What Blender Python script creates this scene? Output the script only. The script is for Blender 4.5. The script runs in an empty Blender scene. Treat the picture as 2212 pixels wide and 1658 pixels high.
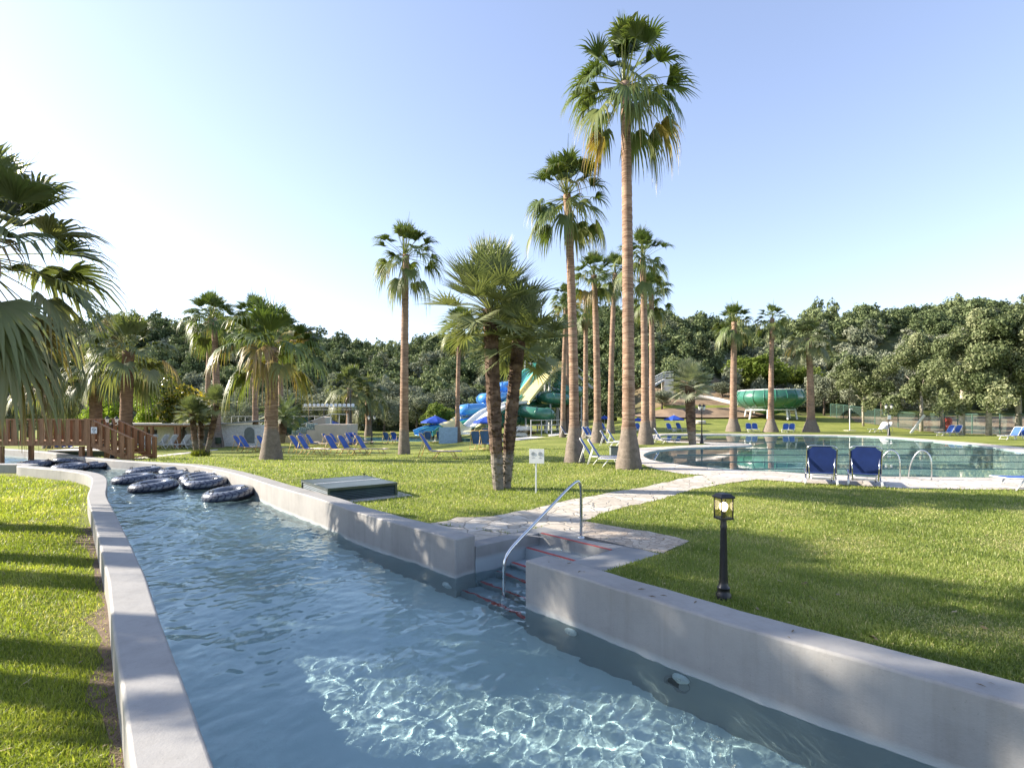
import bpy, math, random
import numpy as np
from mathutils import Vector, Matrix, noise
from mathutils.geometry import delaunay_2d_cdt
S = bpy.context.scene
COL = S.collection
R = math.radians
random.seed(7)
# ------------------------------------------------------------------ camera frame (photo pixels, 2212 wide) -> world
F, CX, HY, H = 1111.0, 1106.0, 897.0, 1.85
def ss(t):
    t = 0.0 if t < 0 else 1.0 if t > 1 else t
    return t*t*(3-2*t)
SKY_U = [-900, 0, 200, 300, 400, 500, 600, 680, 750, 850, 905, 940, 1000, 1100, 1200, 1350, 1450, 1550, 1620, 1690, 1750, 1900, 2000, 2100, 2212, 3000]
SKY_V = [684, 680, 676, 670, 676, 682, 680, 702, 717, 726, 725, 710, 701, 700, 690, 690, 683, 688, 706, 704, 677, 668, 662, 645, 655, 660]
def ridge(x):
    u = CX + F*x/150.0
    v = float(np.interp(u, SKY_U, SKY_V))
    return H + (HY - v)/F*150.0 - 5.0
def T(x, y):
    z = -0.8*ss((y-15)/28)*ss((2-x)/10)
    if y > 52:
        z += 1.5*ss((y-56)/22)*ss((x-6)/14)
    if y > 70:
        z += 3.0*ss((y-75)/11)*ss((x-19)/5)*ss((46-x)/8)
        h = ridge(x*150.0/max(y, 90.0))
        z += (h-1.0)*ss((y-76)/82)
        if y > 158: z -= (y-158)*0.10
    return z
def at(u, v, Y): return Vector(((u-CX)/F*Y, Y, H-(v-HY)/F*Y))
def G(u, v, z=None):
    if z is not None:
        return at(u, v, F*(H-z)/(v-HY))
    y = 2.0
    while y < 240:
        p = at(u, v, y)
        if p.z <= T(p.x, y): break
        y += 0.05
    p = at(u, v, y); p.z = T(p.x, y)
    return p
# ------------------------------------------------------------------ materials
def nt(name):
    m = bpy.data.materials.new(name); m.use_nodes = True
    t = m.node_tree
    return m, t, t.nodes['Principled BSDF'], t.nodes['Material Output']
def N(t, kind, **kw):
    n = t.nodes.new(kind)
    for k, v in kw.items():
        if k in n.inputs: n.inputs[k].default_value = v
        else: setattr(n, k, v)
    return n
def ramp(t, fac, stops):
    r = t.nodes.new('ShaderNodeValToRGB')
    e = r.color_ramp.elements
    while len(e) < len(stops): e.new(0.5)
    for i, (p, c) in enumerate(stops):
        e[i].position = p; e[i].color = (c[0], c[1], c[2], 1)
    t.links.new(fac, r.inputs[0])
    return r.outputs[0]
def mat(name, c, rough=0.5, var=0.12, scale=6.0, bump=0.0, bscale=40.0, metal=0.0, spec=0.5, coat=0.0, c2=None, detail=5.0, trans=0.0):
    m, t, b, o = nt(name)
    tc = N(t, 'ShaderNodeTexCoord')
    n = N(t, 'ShaderNodeTexNoise', Scale=scale, Detail=detail, Roughness=0.6)
    t.links.new(tc.outputs['Object'], n.inputs['Vector'])
    lo = [max(0, x*(1-var*2)) for x in c]; hi = [min(1, x*(1+var*2)) for x in (c2 or c)]
    col = ramp(t, n.outputs[0], [(0.25, lo), (0.75, hi)])
    t.links.new(col, b.inputs['Base Color'])
    b.inputs['Roughness'].default_value = rough
    b.inputs['Metallic'].default_value = metal
    b.inputs['Specular IOR Level'].default_value = spec
    b.inputs['Coat Weight'].default_value = coat
    if bump:
        n2 = N(t, 'ShaderNodeTexNoise', Scale=bscale, Detail=4.0)
        t.links.new(tc.outputs['Object'], n2.inputs['Vector'])
        bp = N(t, 'ShaderNodeBump', Strength=bump, Distance=0.02)
        t.links.new(n2.outputs[0], bp.inputs['Height']); t.links.new(bp.outputs[0], b.inputs['Normal'])
    if trans:
        tr = N(t, 'ShaderNodeBsdfTranslucent'); t.links.new(col, tr.inputs[0])
        mx = N(t, 'ShaderNodeMixShader', Fac=trans)
        t.links.new(b.outputs[0], mx.inputs[1]); t.links.new(tr.outputs[0], mx.inputs[2]); t.links.new(mx.outputs[0], o.inputs[0])
    return m
def leafmat(name, stops, attr='tone', rough=0.45, trans=0.3, spec=0.4, tboost=1.6, tb=0.5):
    m, t, b, o = nt(name)
    a = N(t, 'ShaderNodeAttribute', attribute_name=attr)
    col = ramp(t, a.outputs['Fac'], stops)
    t.links.new(col, b.inputs['Base Color'])
    b.inputs['Roughness'].default_value = rough; b.inputs['Specular IOR Level'].default_value = spec
    tr = N(t, 'ShaderNodeBsdfTranslucent')
    mu = N(t, 'ShaderNodeMixRGB', blend_type='MULTIPLY', Fac=1.0); mu.inputs[2].default_value = (tboost*1.05, tboost*1.1, tboost*tb, 1)
    t.links.new(col, mu.inputs[1]); t.links.new(mu.outputs[0], tr.inputs[0])
    mx = N(t, 'ShaderNodeMixShader', Fac=trans)
    t.links.new(b.outputs[0], mx.inputs[1]); t.links.new(tr.outputs[0], mx.inputs[2]); t.links.new(mx.outputs[0], o.inputs[0])
    return m
# ------------------------------------------------------------------ mesh building
class MB:
    def __init__(s): s.v = []; s.f = []; s.m = []
    def add(s, vs, fs, mi=0):
        o = len(s.v); s.v += [tuple(p) for p in vs]
        for f in fs: s.f.append([i+o for i in f]); s.m.append(mi)
        return s
    def box(s, c, d, M=None, mi=0, rz=0.0):
        x, y, z = d[0]/2, d[1]/2, d[2]/2
        vs = [Vector((a*x, b*y, e*z)) for a in (-1, 1) for b in (-1, 1) for e in (-1, 1)]
        if rz: M = Matrix.Rotation(rz, 3, 'Z')
        if M is not None: vs = [M @ p for p in vs]
        vs = [p+Vector(c) for p in vs]
        return s.add(vs, [(0, 1, 3, 2), (4, 6, 7, 5), (0, 4, 5, 1), (2, 3, 7, 6), (0, 2, 6, 4), (1, 5, 7, 3)], mi)
    def beam(s, a, b, w, h, mi=0):
        a, b = Vector(a), Vector(b); d = (b-a)
        x = d.normalized(); up = Vector((0, 0, 1)) if abs(x.z) < 0.95 else Vector((0, 1, 0))
        y = up.cross(x).normalized(); z = x.cross(y)
        M = Matrix((x, y, z)).transposed()
        return s.box((a+b)/2, (d.length, w, h), M, mi)
    def tube(s, pts, r, n=8, cap=True, mi=0, close=False, arc=None):
        pts = [Vector(p) for p in pts]; k = len(pts)
        rs = r if isinstance(r, (list, tuple)) else [r]*k
        o = len(s.v); prev = None
        for i, p in enumerate(pts):
            if close: d = pts[(i+1) % k]-pts[i-1]
            else: d = pts[min(i+1, k-1)]-pts[max(i-1, 0)]
            d = d.normalized() if d.length > 1e-9 else Vector((0, 0, 1))
            if prev is None:
                a = Vector((0, 0, 1)) if abs(d.z) < 0.9 else Vector((1, 0, 0))
                nx = a.cross(d).normalized()
            else:
                nx = (prev-d*prev.dot(d)).normalized()
            prev = nx; ny = d.cross(nx)
            for j in range(n):
                t = 2*math.pi*j/n
                s.v.append(tuple(p+(nx*math.cos(t)+ny*math.sin(t))*rs[i]))
        for i in range(k if close else k-1):
            for j in range(n):
                a = o+i*n+j; b = o+i*n+(j+1) % n; i2 = (i+1) % k
                s.f.append([a, b, o+i2*n+(j+1) % n, o+i2*n+j]); s.m.append(mi)
        if cap and not close:
            s.f.append([o+j for j in range(n)][::-1]); s.m.append(mi)
            s.f.append([o+(k-1)*n+j for j in range(n)]); s.m.append(mi)
        return s
    def lathe(s, prof, n=16, c=(0, 0, 0), mi=0, cap=True, sq=0):
        o = len(s.v); k = len(prof)
        for r, z in prof:
            for j in range(n):
                t = 2*math.pi*(j+0.5*sq)/n
                s.v.append((c[0]+r*math.cos(t), c[1]+r*math.sin(t), c[2]+z))
        for i in range(k-1):
            for j in range(n):
                s.f.append([o+i*n+j, o+i*n+(j+1) % n, o+(i+1)*n+(j+1) % n, o+(i+1)*n+j]); s.m.append(mi)
        if cap:
            s.f.append([o+j for j in range(n)][::-1]); s.m.append(mi)
            s.f.append([o+(k-1)*n+j for j in range(n)]); s.m.append(mi)
        return s
    def prism(s, poly, z0, z1, mi=0):
        n = len(poly)
        vs = [(p[0], p[1], z0) for p in poly]+[(p[0], p[1], z1) for p in poly]
        return s.add(vs, [list(range(n))[::-1], list(range(n, 2*n))]+[[i, (i+1) % n, n+(i+1) % n, n+i] for i in range(n)], mi)
    def sweep(s, pts, sect, ups=None, mi=0, thick=0):
        """open cross-section sect [(side, up)] swept along pts, level sideways"""
        pts = [Vector(p) for p in pts]; k = len(pts); n = len(sect); o = len(s.v)
        for i, p in enumerate(pts):
            d = (pts[min(i+1, k-1)]-pts[max(i-1, 0)]).normalized()
            sd = d.cross(Vector((0, 0, 1))).normalized(); up = sd.cross(d)
            for a, b in sect: s.v.append(tuple(p+sd*a+up*b))
        for i in range(k-1):
            for j in range(n-1):
                s.f.append([o+i*n+j, o+i*n+j+1, o+(i+1)*n+j+1, o+(i+1)*n+j]); s.m.append(mi)
        return s
    def mesh(s, name, mats, smooth=False):
        me = bpy.data.meshes.new(name); me.from_pydata(s.v, [], s.f)
        for m in (mats if isinstance(mats, (list, tuple)) else [mats]): me.materials.append(m)
        if any(s.m): me.polygons.foreach_set('material_index', s.m)
        if smooth: me.polygons.foreach_set('use_smooth', [True]*len(me.polygons))
        me.update(); return me
    def build(s, name, mats, parent=None, smooth=False, bevel=0.0, auto=False, solid=0.0):
        o = link(name, s.mesh(name, mats, smooth), parent)
        if solid:
            md = o.modifiers.new('Solid', 'SOLIDIFY'); md.thickness = solid; md.offset = 0
        if bevel:
            md = o.modifiers.new('Bevel', 'BEVEL'); md.width = bevel; md.segments = 2; md.limit_method = 'ANGLE'
        if auto: o.data.set_sharp_from_angle(angle=R(40))
        return o
def link(name, data, parent=None):
    o = bpy.data.objects.new(name, data); COL.objects.link(o)
    if parent is not None: o.parent = parent
    return o
def npmesh(name, v, f, m, fattr=None, pattr=None, smooth=False):
    """v Nx3, f Mx4 or Mx3 arrays"""
    v = np.asarray(v, np.float32); f = np.asarray(f, np.int32)
    me = bpy.data.meshes.new(name); k = f.shape[1]
    me.vertices.add(len(v)); me.vertices.foreach_set('co', v.ravel())
    me.loops.add(f.size); me.loops.foreach_set('vertex_index', f.ravel())
    me.polygons.add(len(f)); me.polygons.foreach_set('loop_start', np.arange(0, f.size, k, dtype=np.int32))
    me.polygons.foreach_set('loop_total', np.full(len(f), k, np.int32))
    if smooth: me.polygons.foreach_set('use_smooth', np.ones(len(f), bool))
    if fattr is not None:
        a = me.attributes.new('tone', 'FLOAT', 'FACE'); a.data.foreach_set('value', np.asarray(fattr, np.float32))
    if pattr is not None:
        a = me.attributes.new('tone', 'FLOAT', 'POINT'); a.data.foreach_set('value', np.asarray(pattr, np.float32))
    me.materials.append(m); me.update(calc_edges=True)
    return me
def tag(o, label=None, cat=None, group=None, kind=None):
    if label: o['label'] = label
    if cat: o['category'] = cat
    if group: o['group'] = group
    if kind: o['kind'] = kind
    return o
def thing(name, label, cat, loc=(0, 0, 0), rz=0.0, group=None):
    o = link(name, None); o.location = loc; o.rotation_euler = (0, 0, rz); o.empty_display_size = 0.1
    return tag(o, label, cat, group)
def dup(root, loc, rz=None, label=None, group=None, scale=None):
    r = root.copy(); COL.objects.link(r); r.location = loc
    if rz is not None: r.rotation_euler = (0, 0, rz)
    if scale is not None: r.scale = (scale,)*3 if not isinstance(scale, tuple) else scale
    if label: r['label'] = label
    if group: r['group'] = group
    for ch in KIDS.get(root.name, []):
        c = ch.copy(); COL.objects.link(c); c.parent = r
        for g in KIDS.get(ch.name, []):
            d = g.copy(); COL.objects.link(d); d.parent = c
    return r
KIDS = {}
def kids(o):
    KIDS[o.name] = list(o.children)
    for c in o.children: KIDS[c.name] = list(c.children)
def smoothpath(pts, n=8, close=False):
    pts = [Vector(p) for p in pts]; out = []; k = len(pts)
    for i in range(k if close else k-1):
        if close: p0, p1, p2, p3 = pts[i-1], pts[i], pts[(i+1) % k], pts[(i+2) % k]
        else: p0, p1, p2, p3 = pts[max(i-1, 0)], pts[i], pts[i+1], pts[min(i+2, k-1)]
        for j in range(n):
            t = j/n; t2 = t*t; t3 = t2*t
            out.append(0.5*((2*p1)+(p2-p0)*t+(2*p0-5*p1+4*p2-p3)*t2+(3*p1-p0-3*p2+p3)*t3))
    if not close: out.append(pts[-1])
    return out
def inpoly(px, py, poly):
    px = np.asarray(px); py = np.asarray(py); r = np.zeros(px.shape, bool); n = len(poly)
    for i in range(n):
        x1, y1 = poly[i][0], poly[i][1]; x2, y2 = poly[(i+1) % n][0], poly[(i+1) % n][1]
        c = ((y1 > py) != (y2 > py))
        if y1 != y2: r ^= c & (px < (x2-x1)*(py-y1)/(y2-y1)+x1)
    return r
def fill(outer, holes, zf, step, name, m, smooth=True):
    vs = []; es = []
    for lp in [outer]+holes:
        o = len(vs); vs += [Vector((p[0], p[1])) for p in lp]
        es += [(o+i, o+(i+1) % len(lp)) for i in range(len(lp))]
    if step:
        xs = [p[0] for p in outer]; ys = [p[1] for p in outer]
        for gx in np.arange(math.ceil(min(xs)/step)*step, max(xs), step):
            for gy in np.arange(math.ceil(min(ys)/step)*step, max(ys), step):
                vs.append(Vector((gx, gy)))
    v, e, f = delaunay_2d_cdt(vs, es, [], 0, 1e-5)[:3]
    cx = np.array([sum(v[i].x for i in t)/len(t) for t in f]); cy = np.array([sum(v[i].y for i in t)/len(t) for t in f])
    f = [t if (v[t[1]]-v[t[0]]).cross(v[t[2]]-v[t[0]]) > 0 else t[::-1] for t in f]
    keep = inpoly(cx, cy, outer)
    for h in holes: keep &= ~inpoly(cx, cy, h)
    b = MB(); b.v = [(p.x, p.y, zf(p.x, p.y)) for p in v]; b.f = [list(t) for t, k in zip(f, keep) if k]; b.m = [0]*len(b.f)
    return b.build(name, m, smooth=smooth)
# ------------------------------------------------------------------ world, sun, camera
W = bpy.data.worlds.new('World'); S.world = W; W.use_nodes = True
wt = W.node_tree; bg = wt.nodes['Background']
SUN_EL, SUN_AZ = R(26), R(-81)          # azimuth from +Y, clockwise positive
sky = wt.nodes.new('ShaderNodeTexSky'); sky.sky_type = 'NISHITA'; sky.sun_disc = False
sky.sun_elevation = SUN_EL; sky.sun_rotation = SUN_AZ
sky.air_density = 1.0; sky.dust_density = 0.6; sky.ozone_density = 3.0; sky.altitude = 50
hs = wt.nodes.new('ShaderNodeHueSaturation'); hs.inputs['Hue'].default_value = 0.513
bw = wt.nodes.new('ShaderNodeRGBToBW'); wt.links.new(sky.outputs[0], bw.inputs[0])
sm = wt.nodes.new('ShaderNodeMapRange'); sm.inputs[1].default_value = 1.3; sm.inputs[2].default_value = 4.0; sm.inputs[3].default_value = 0.92; sm.inputs[4].default_value = 0.85; wt.links.new(bw.outputs[0], sm.inputs[0]); wt.links.new(sm.outputs[0], hs.inputs['Saturation']); gm = wt.nodes.new('ShaderNodeGamma'); gm.inputs[1].default_value = 0.76; wt.links.new(sky.outputs[0], gm.inputs[0]); wt.links.new(gm.outputs[0], hs.inputs['Color']); wt.links.new(hs.outputs[0], bg.inputs[0]); bg.inputs[1].default_value = 0.138
sl = bpy.data.lights.new('sun', 'SUN'); sl.energy = 4.3; sl.angle = R(0.55); sl.color = (1.0, 0.9, 0.76)
so = link('sun', sl)
sd = Vector((math.sin(SUN_AZ)*math.cos(SUN_EL), math.cos(SUN_AZ)*math.cos(SUN_EL), math.sin(SUN_EL)))
so.rotation_euler = sd.to_track_quat('Z', 'Y').to_euler()
so.location = sd*60
cam = bpy.data.cameras.new('camera'); co = link('camera', cam); S.camera = co
cam.sensor_width = 36; cam.lens = F/2212*36; cam.shift_y = (HY-829)/2212
cam.clip_end = 3000; cam.clip_start = 0.05
co.location = (0, 0, H); co.rotation_euler = (R(90), 0, 0)
S.view_settings.view_transform = 'Standard'; S.view_settings.look = 'None'; S.view_settings.exposure = 1.75; S.view_settings.gamma = 1
S.render.film_transparent = False
cy = S.cycles; cy.use_denoising = True; cy.max_bounces = 8; cy.diffuse_bounces = 3; cy.glossy_bounces = 4; cy.transmission_bounces = 6; cy.transparent_max_bounces = 12
cy.sample_clamp_indirect = 6.0; cy.caustics_refractive = True; cy.caustics_reflective = False; cy.blur_glossy = 0.5
# ------------------------------------------------------------------ river, walls, stairs
ZT, ZW, ZF, ZL = 0.17, -0.38, -1.08, -0.14
def z1(x, y): return ((x/2.458)*0.768, (1240+y/2.458)*0.768)
def z2(x, y): return ((x/2.966)*0.768, (1600+y/2.966)*0.768)
def z3(x, y): return ((700+x/2.961)*0.768, (1250+y/2.961)*0.768)
def z7(x, y): return ((1700+x/1.8746)*0.768, (1600+y/1.8746)*0.768)
def ground(uv, z): return [G(u, v, z) for u, v in uv]
A = G(984, 1163.5, ZT); B = G(1134, 1209.5, ZT)
E = (B-A); L_open = E.length; E.normalize(); NV = Vector((-E.y, E.x, 0))
def loc(e, n, z=0.0):
    p = A+E*e+NV*n; p.z = z; return p
far_in = [G(*q, z) for q, z in zip([(-60, 966), z1(210, 68), z1(480, 100), z1(770, 132), z1(1000, 147), z1(1300, 165), z1(1500, 195), z1(1700, 245), z1(1900, 310), z1(2212, 400), z3(900, 560)], [0.0, 0.0, -0.01, -0.02, -0.02, 0.03, 0.07, 0.11, 0.15, ZT, ZT])]
far_path = smoothpath([p.copy() for p in far_in]+[Vector((A.x, A.y, ZT))], 6)
near_path = smoothpath([Vector((B.x, B.y, 0)), loc(L_open+1.2, -0.0), loc(L_open+2.6, 0.0), Vector((2.98, 2.98, 0)), Vector((4.4, 1.45, 0)), Vector((6.2, -0.6, 0)), Vector((8.0, -2.6, 0))], 6)
left_in = ground([z1(0, 152), z1(200, 168), z1(400, 185), z1(560, 200), z1(680, 222), z1(735, 252), z1(742, 300), z1(736, 372), z1(790, 480), z1(870, 640), z1(960, 830), z1(1010, 940), z2(1340, 430), z2(1540, 950), z2(1800, 1658)], ZT)
left_in = [Vector((-33, 18.6, 0))]+left_in+[Vector((-0.1, 0.9, 0)), Vector((1.6, -1.0, 0)), Vector((3.4, -3.0, 0))]
left_path = smoothpath([Vector((p.x, p.y, 0)) for p in left_in], 6)
def offs(path, d):
    out = []
    for i, p in enumerate(path):
        t = (path[min(i+1, len(path)-1)]-path[max(i-1, 0)]); t.z = 0; t.normalize()
        out.append(p+Vector((-t.y, t.x, 0))*d)
    return out
def wall(path, thick, name, label, zt=ZT, zb=-1.2, group=None):
    """path = water edge; thick > 0 puts the wall on the land side given by its sign"""
    ztc = ZT if zt is None else zt; op = offs(path, thick); b = MB(); n = len(path)
    rng = random.Random(5)
    vs = []
    for p, q in zip(path, op):
        j = rng.uniform(-0.004, 0.004)
        if zt is None: j += p.z-ztc
        vs += [(p.x, p.y, zb), (p.x, p.y, ztc+j), (q.x, q.y, ztc+j), (q.x, q.y, zb)]
    fs = []
    for i in range(n-1):
        a = 4*i; c = a+4
        for k in range(4):
            q = [a+k, a+(k+1) % 4, c+(k+1) % 4, c+k]
            fs.append(q if thick < 0 else q[::-1])
    fs += [[0, 1, 2, 3][::1], [4*(n-1)+k for k in (3, 2, 1, 0)]]
    b.add(vs, fs)
    o = b.build(name, M_wall, smooth=False)
    md = o.modifiers.new('Bevel', 'BEVEL'); md.width = 0.022; md.segments = 3; md.limit_method = 'ANGLE'; md.angle_limit = R(50)
    o.data.polygons.foreach_set('use_smooth', [True]*len(o.data.polygons)); o.data.set_sharp_from_angle(angle=R(50))
    bm_fix(o)
    tag(o, label, 'wall', group); return o
def bm_fix(o):
    import bmesh
    bm = bmesh.new(); bm.from_mesh(o.data); bmesh.ops.recalc_face_normals(bm, faces=bm.faces); bm.to_mesh(o.data); bm.free()
def wallmat(name, c, under):
    m, t, b, o = nt(name)
    tc = N(t, 'ShaderNodeTexCoord'); sp = N(t, 'ShaderNodeSeparateXYZ'); t.links.new(tc.outputs['Object'], sp.inputs[0])
    n = N(t, 'ShaderNodeTexNoise', Scale=1.6, Detail=8.0, Roughness=0.62); t.links.new(tc.outputs['Object'], n.inputs['Vector'])
    col = ramp(t, n.outputs[0], [(0.3, [x*0.84 for x in c]), (0.52, c), (0.75, [x*1.1 for x in c])])
    # fine dark specks and scratches of the render
    n3 = N(t, 'ShaderNodeTexNoise', Scale=38.0, Detail=3.0, Roughness=0.7); t.links.new(tc.outputs['Object'], n3.inputs['Vector'])
    sp3 = ramp(t, n3.outputs[0], [(0.28, (0.72,)*3), (0.36, (1, 1, 1))])
    mu = N(t, 'ShaderNodeMixRGB', blend_type='MULTIPLY', Fac=0.6); t.links.new(col, mu.inputs[1]); t.links.new(sp3, mu.inputs[2])
    # run-off streaks and a pale scum line where the water laps
    ms = N(t, 'ShaderNodeMapping'); ms.inputs['Scale'].default_value = (7, 7, 0.5); t.links.new(tc.outputs['Object'], ms.inputs[0])
    n5 = N(t, 'ShaderNodeTexNoise', Scale=1.0, Detail=6.0, Roughness=0.7); t.links.new(ms.outputs[0], n5.inputs['Vector'])
    st5 = ramp(t, n5.outputs[0], [(0.30, (0.78, 0.77, 0.74)), (0.5, (1, 1, 1)), (0.72, (1.06, 1.06, 1.05))])
    m5 = N(t, 'ShaderNodeMixRGB', blend_type='MULTIPLY', Fac=0.45); t.links.new(mu.outputs[0], m5.inputs[1]); t.links.new(st5, m5.inputs[2])
    r6 = N(t, 'ShaderNodeMapRange'); r6.inputs[1].default_value = ZW+0.02; r6.inputs[2].default_value = ZW+0.07; r6.inputs[3].default_value = 0.35; r6.inputs[4].default_value = 0.0
    t.links.new(sp.outputs[2], r6.inputs[0])
    m6 = N(t, 'ShaderNodeMixRGB'); m6.inputs[2].default_value = (c[0]*1.35, c[1]*1.35, c[2]*1.3, 1); t.links.new(r6.outputs[0], m6.inputs[0]); t.links.new(m5.outputs[0], m6.inputs[1])
    mu = m6
    # damp, greyer band at and below the water line
    mr = N(t, 'ShaderNodeMapRange'); mr.inputs[1].default_value = ZW-0.02; mr.inputs[2].default_value = ZW+0.05
    ad = N(t, 'ShaderNodeMath', operation='MULTIPLY_ADD'); ad.inputs[1].default_value = 0.06; ad.inputs[2].default_value = 0.0
    t.links.new(n.outputs[0], ad.inputs[0])
    sb = N(t, 'ShaderNodeMath', operation='SUBTRACT'); t.links.new(sp.outputs[2], sb.inputs[0]); t.links.new(ad.outputs[0], sb.inputs[1])
    t.links.new(sb.outputs[0], mr.inputs[0])
    mx = N(t, 'ShaderNodeMixRGB'); mx.inputs[1].default_value = (*under, 1)
    t.links.new(mr.outputs[0], mx.inputs[0]); t.links.new(mu.outputs[0], mx.inputs[2]); t.links.new(mx.outputs[0], b.inputs['Base Color'])
    b.inputs['Roughness'].default_value = 0.62; b.inputs['Specular IOR Level'].default_value = 0.3
    n2 = N(t, 'ShaderNodeTexNoise', Scale=55.0, Detail=5.0, Roughness=0.6); t.links.new(tc.outputs['Object'], n2.inputs['Vector'])
    n4 = N(t, 'ShaderNodeTexNoise', Scale=3.5, Detail=2.0); t.links.new(tc.outputs['Object'], n4.inputs['Vector'])
    ad2 = N(t, 'ShaderNodeMath', operation='MULTIPLY_ADD'); ad2.inputs[1].default_value = 4.0
    t.links.new(n4.outputs[0], ad2.inputs[0]); t.links.new(n2.outputs[0], ad2.inputs[2])
    bp = N(t, 'ShaderNodeBump', Strength=0.35, Distance=0.006); t.links.new(ad2.outputs[0], bp.inputs['Height']); t.links.new(bp.outputs[0], b.inputs['Normal'])
    return m
M_wall = wallmat('wall_plaster', (0.292, 0.285, 0.272), (0.36, 0.385, 0.385))
M_floor = wallmat('river_floor_paint', (0.47, 0.50, 0.49), (0.52, 0.60, 0.59))
wall(far_path, 0.36, 'river_wall', 'pale grey channel wall curving past the dark green hatch and floating tubes', zt=None)
wall(near_path, 0.36, 'river_wall', 'grey channel wall running below the lit bollard lamp, from the steps to the photo\'s corner')
wall(left_path, -0.31, 'river_wall', 'sunlit S-curved channel wall edging the small lawn opposite the steps')
# closing wall beyond the bridge
cw = MB(); p0 = far_path[0]; 
bx = [G(-60, 967, ZT), G(66, 975, ZT)]
far2 = [Vector((-38, p0.y-0.3, 0)), Vector((p0.x-0.1, p0.y+0.15, 0))]
wall([Vector((p.x, p.y, 0)) for p in far2], 0.36, 'river_wall', 'shaded end wall of the channel seen under the wooden bridge', zt=0.0)
# stairs
M_red = mat('red_nosing_paint', (0.46, 0.03, 0.025), 0.7, 0.1, 14, c2=(0.34, 0.09, 0.08))
M_apron = wallmat('apron_concrete', (0.24, 0.245, 0.245), (0.30, 0.35, 0.37))
st = thing('entry_steps', 'grey concrete steps with red edges leading down into the water', 'steps', A)
st.rotation_euler = (0, 0, math.atan2(E.y, E.x))
AZ = -A.z
b = MB()
for k in range(5):
    n1 = 1.6-0.3*k; z = -0.17*(k+1)
    b.box((L_open/2, n1-0.15, (z-1.2)/2+AZ), (L_open-0.004, 0.298, z+1.2))
b.build('tread', M_apron, st, bevel=0.006)
b = MB()
for k in range(5):
    n1 = 1.6-0.3*(k+1); z = -0.17*(k+1)
    b.box((L_open/2, n1+0.028, z+AZ+0.001), (L_open-0.03, 0.05, 0.008))
b.box((L_open/2+0.02, 1.615, 0.014+AZ), (L_open-0.03, 0.04, 0.006))
nos = b.build('nosing', M_red, st); nos['label'] = 'red painted step edges'
b = MB(); b.box((-0.14, 0.99, (0.008-1.2)/2+AZ), (0.28, 1.28, 1.208)); b.build('side_wall', M_apron, st, bevel=0.008)
b = MB(); b.box((L_open+0.27, 1.17, (0.006-1.2)/2+AZ), (0.54, 1.60, 1.206)); b.build('landing', M_apron, st, bevel=0.008)
b = MB(); b.box((L_open/2-0.14, 1.785, (0.010-1.2)/2+AZ), (L_open+0.28, 0.37, 1.21)); b.build('threshold', M_apron, st, bevel=0.006)
for c in st.children:
    c.location.x = 0
# note: local x = along the channel, local y = inland
# ---- river water polygon (midlines of the walls) and lawn holes
mid_far = offs(far_path, 0.18); mid_near = offs(near_path, 0.18); mid_left = offs(left_path, -0.15)
notch = [loc(-0.2, 0.18), loc(-0.2, 1.7), loc(L_open+0.4, 1.7), loc(L_open+0.4, 0.18)]
river_poly = [Vector((-38, p0.y-0.3, 0))]+mid_far+notch+mid_near+mid_left[::-1]+[Vector((-38, 18.6, 0))]
river_poly = [(p.x, p.y) for p in river_poly]
fl = MB(); fl.box((-15, 12, ZF-0.05), (54, 38, 0.1)); o = fl.build('river_floor', M_floor); tag(o, kind='structure')
# water surface: real ripples
rng = np.random.default_rng(11)
step = 0.026
gx = np.arange(-31, 8.2, step); gy = np.arange(-2.8, 28.4, step)
X, Y = np.meshgrid(gx, gy, indexing='ij')
inside = inpoly(X, Y, river_poly)
Z = np.zeros_like(X)
for i in range(80):
    lam = 0.10*(1.8/0.10)**(rng.random()**1.25)
    k = 2*math.pi/lam; th = rng.normal(R(-70), 1.1)
    # amplitude so that slopes stay gentle; longer waves a little stronger
    amp = 0.0150*lam/math.sqrt(80)*2.0*(0.55+0.9*rng.random())*(1.25 if lam < 0.4 else 0.85)
    ph = rng.random()*6.28
    kx, ky = k*math.cos(th), k*math.sin(th)
    wob = 0.6*np.sin(X*0.9+ph)+0.6*np.cos(Y*0.8+ph*1.7)
    Z += amp*np.sin(kx*X+ky*Y+ph+wob)
gust = 0.75+0.45*np.sin(X*0.55+Y*0.35+0.5)*np.cos(Y*0.5-X*0.2)+0.25*ss(0)
gust = gust*(0.52+0.72*np.clip((Y-3.4)/3.6, 0, 1))
Z = ZW+Z*np.clip(gust, 0.4, 1.35)
idx = -np.ones(X.shape, np.int64)
cell = inside[:-1, :-1] | inside[1:, :-1] | inside[:-1, 1:] | inside[1:, 1:]
use = np.zeros(X.shape, bool); use[:-1, :-1] |= cell; use[1:, :-1] |= cell; use[:-1, 1:] |= cell; use[1:, 1:] |= cell
idx[use] = np.arange(use.sum())
v = np.stack([X[use], Y[use], Z[use]], 1)
f = np.stack([idx[:-1, :-1][cell], idx[1:, :-1][cell], idx[1:, 1:][cell], idx[:-1, 1:][cell]], 1)
M_water, t, bs, ou = nt('river_water'); t.nodes.remove(bs)
gl = N(t, 'ShaderNodeBsdfGlass', IOR=1.333, Roughness=0.0); gl.inputs[0].default_value = (0.84, 0.96, 0.98, 1)
t.links.new(gl.outputs[0], ou.inputs[0])
water = link('river_water', npmesh('river_water', v, f, M_water, smooth=True)); tag(water, kind='structure')
water.cycles.is_caustics_caster = True; sl.cycles.is_caustics_light = True
for o in bpy.data.objects:
    if o.type == 'MESH' and o is not water: o.cycles.is_caustics_receiver = True
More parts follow.
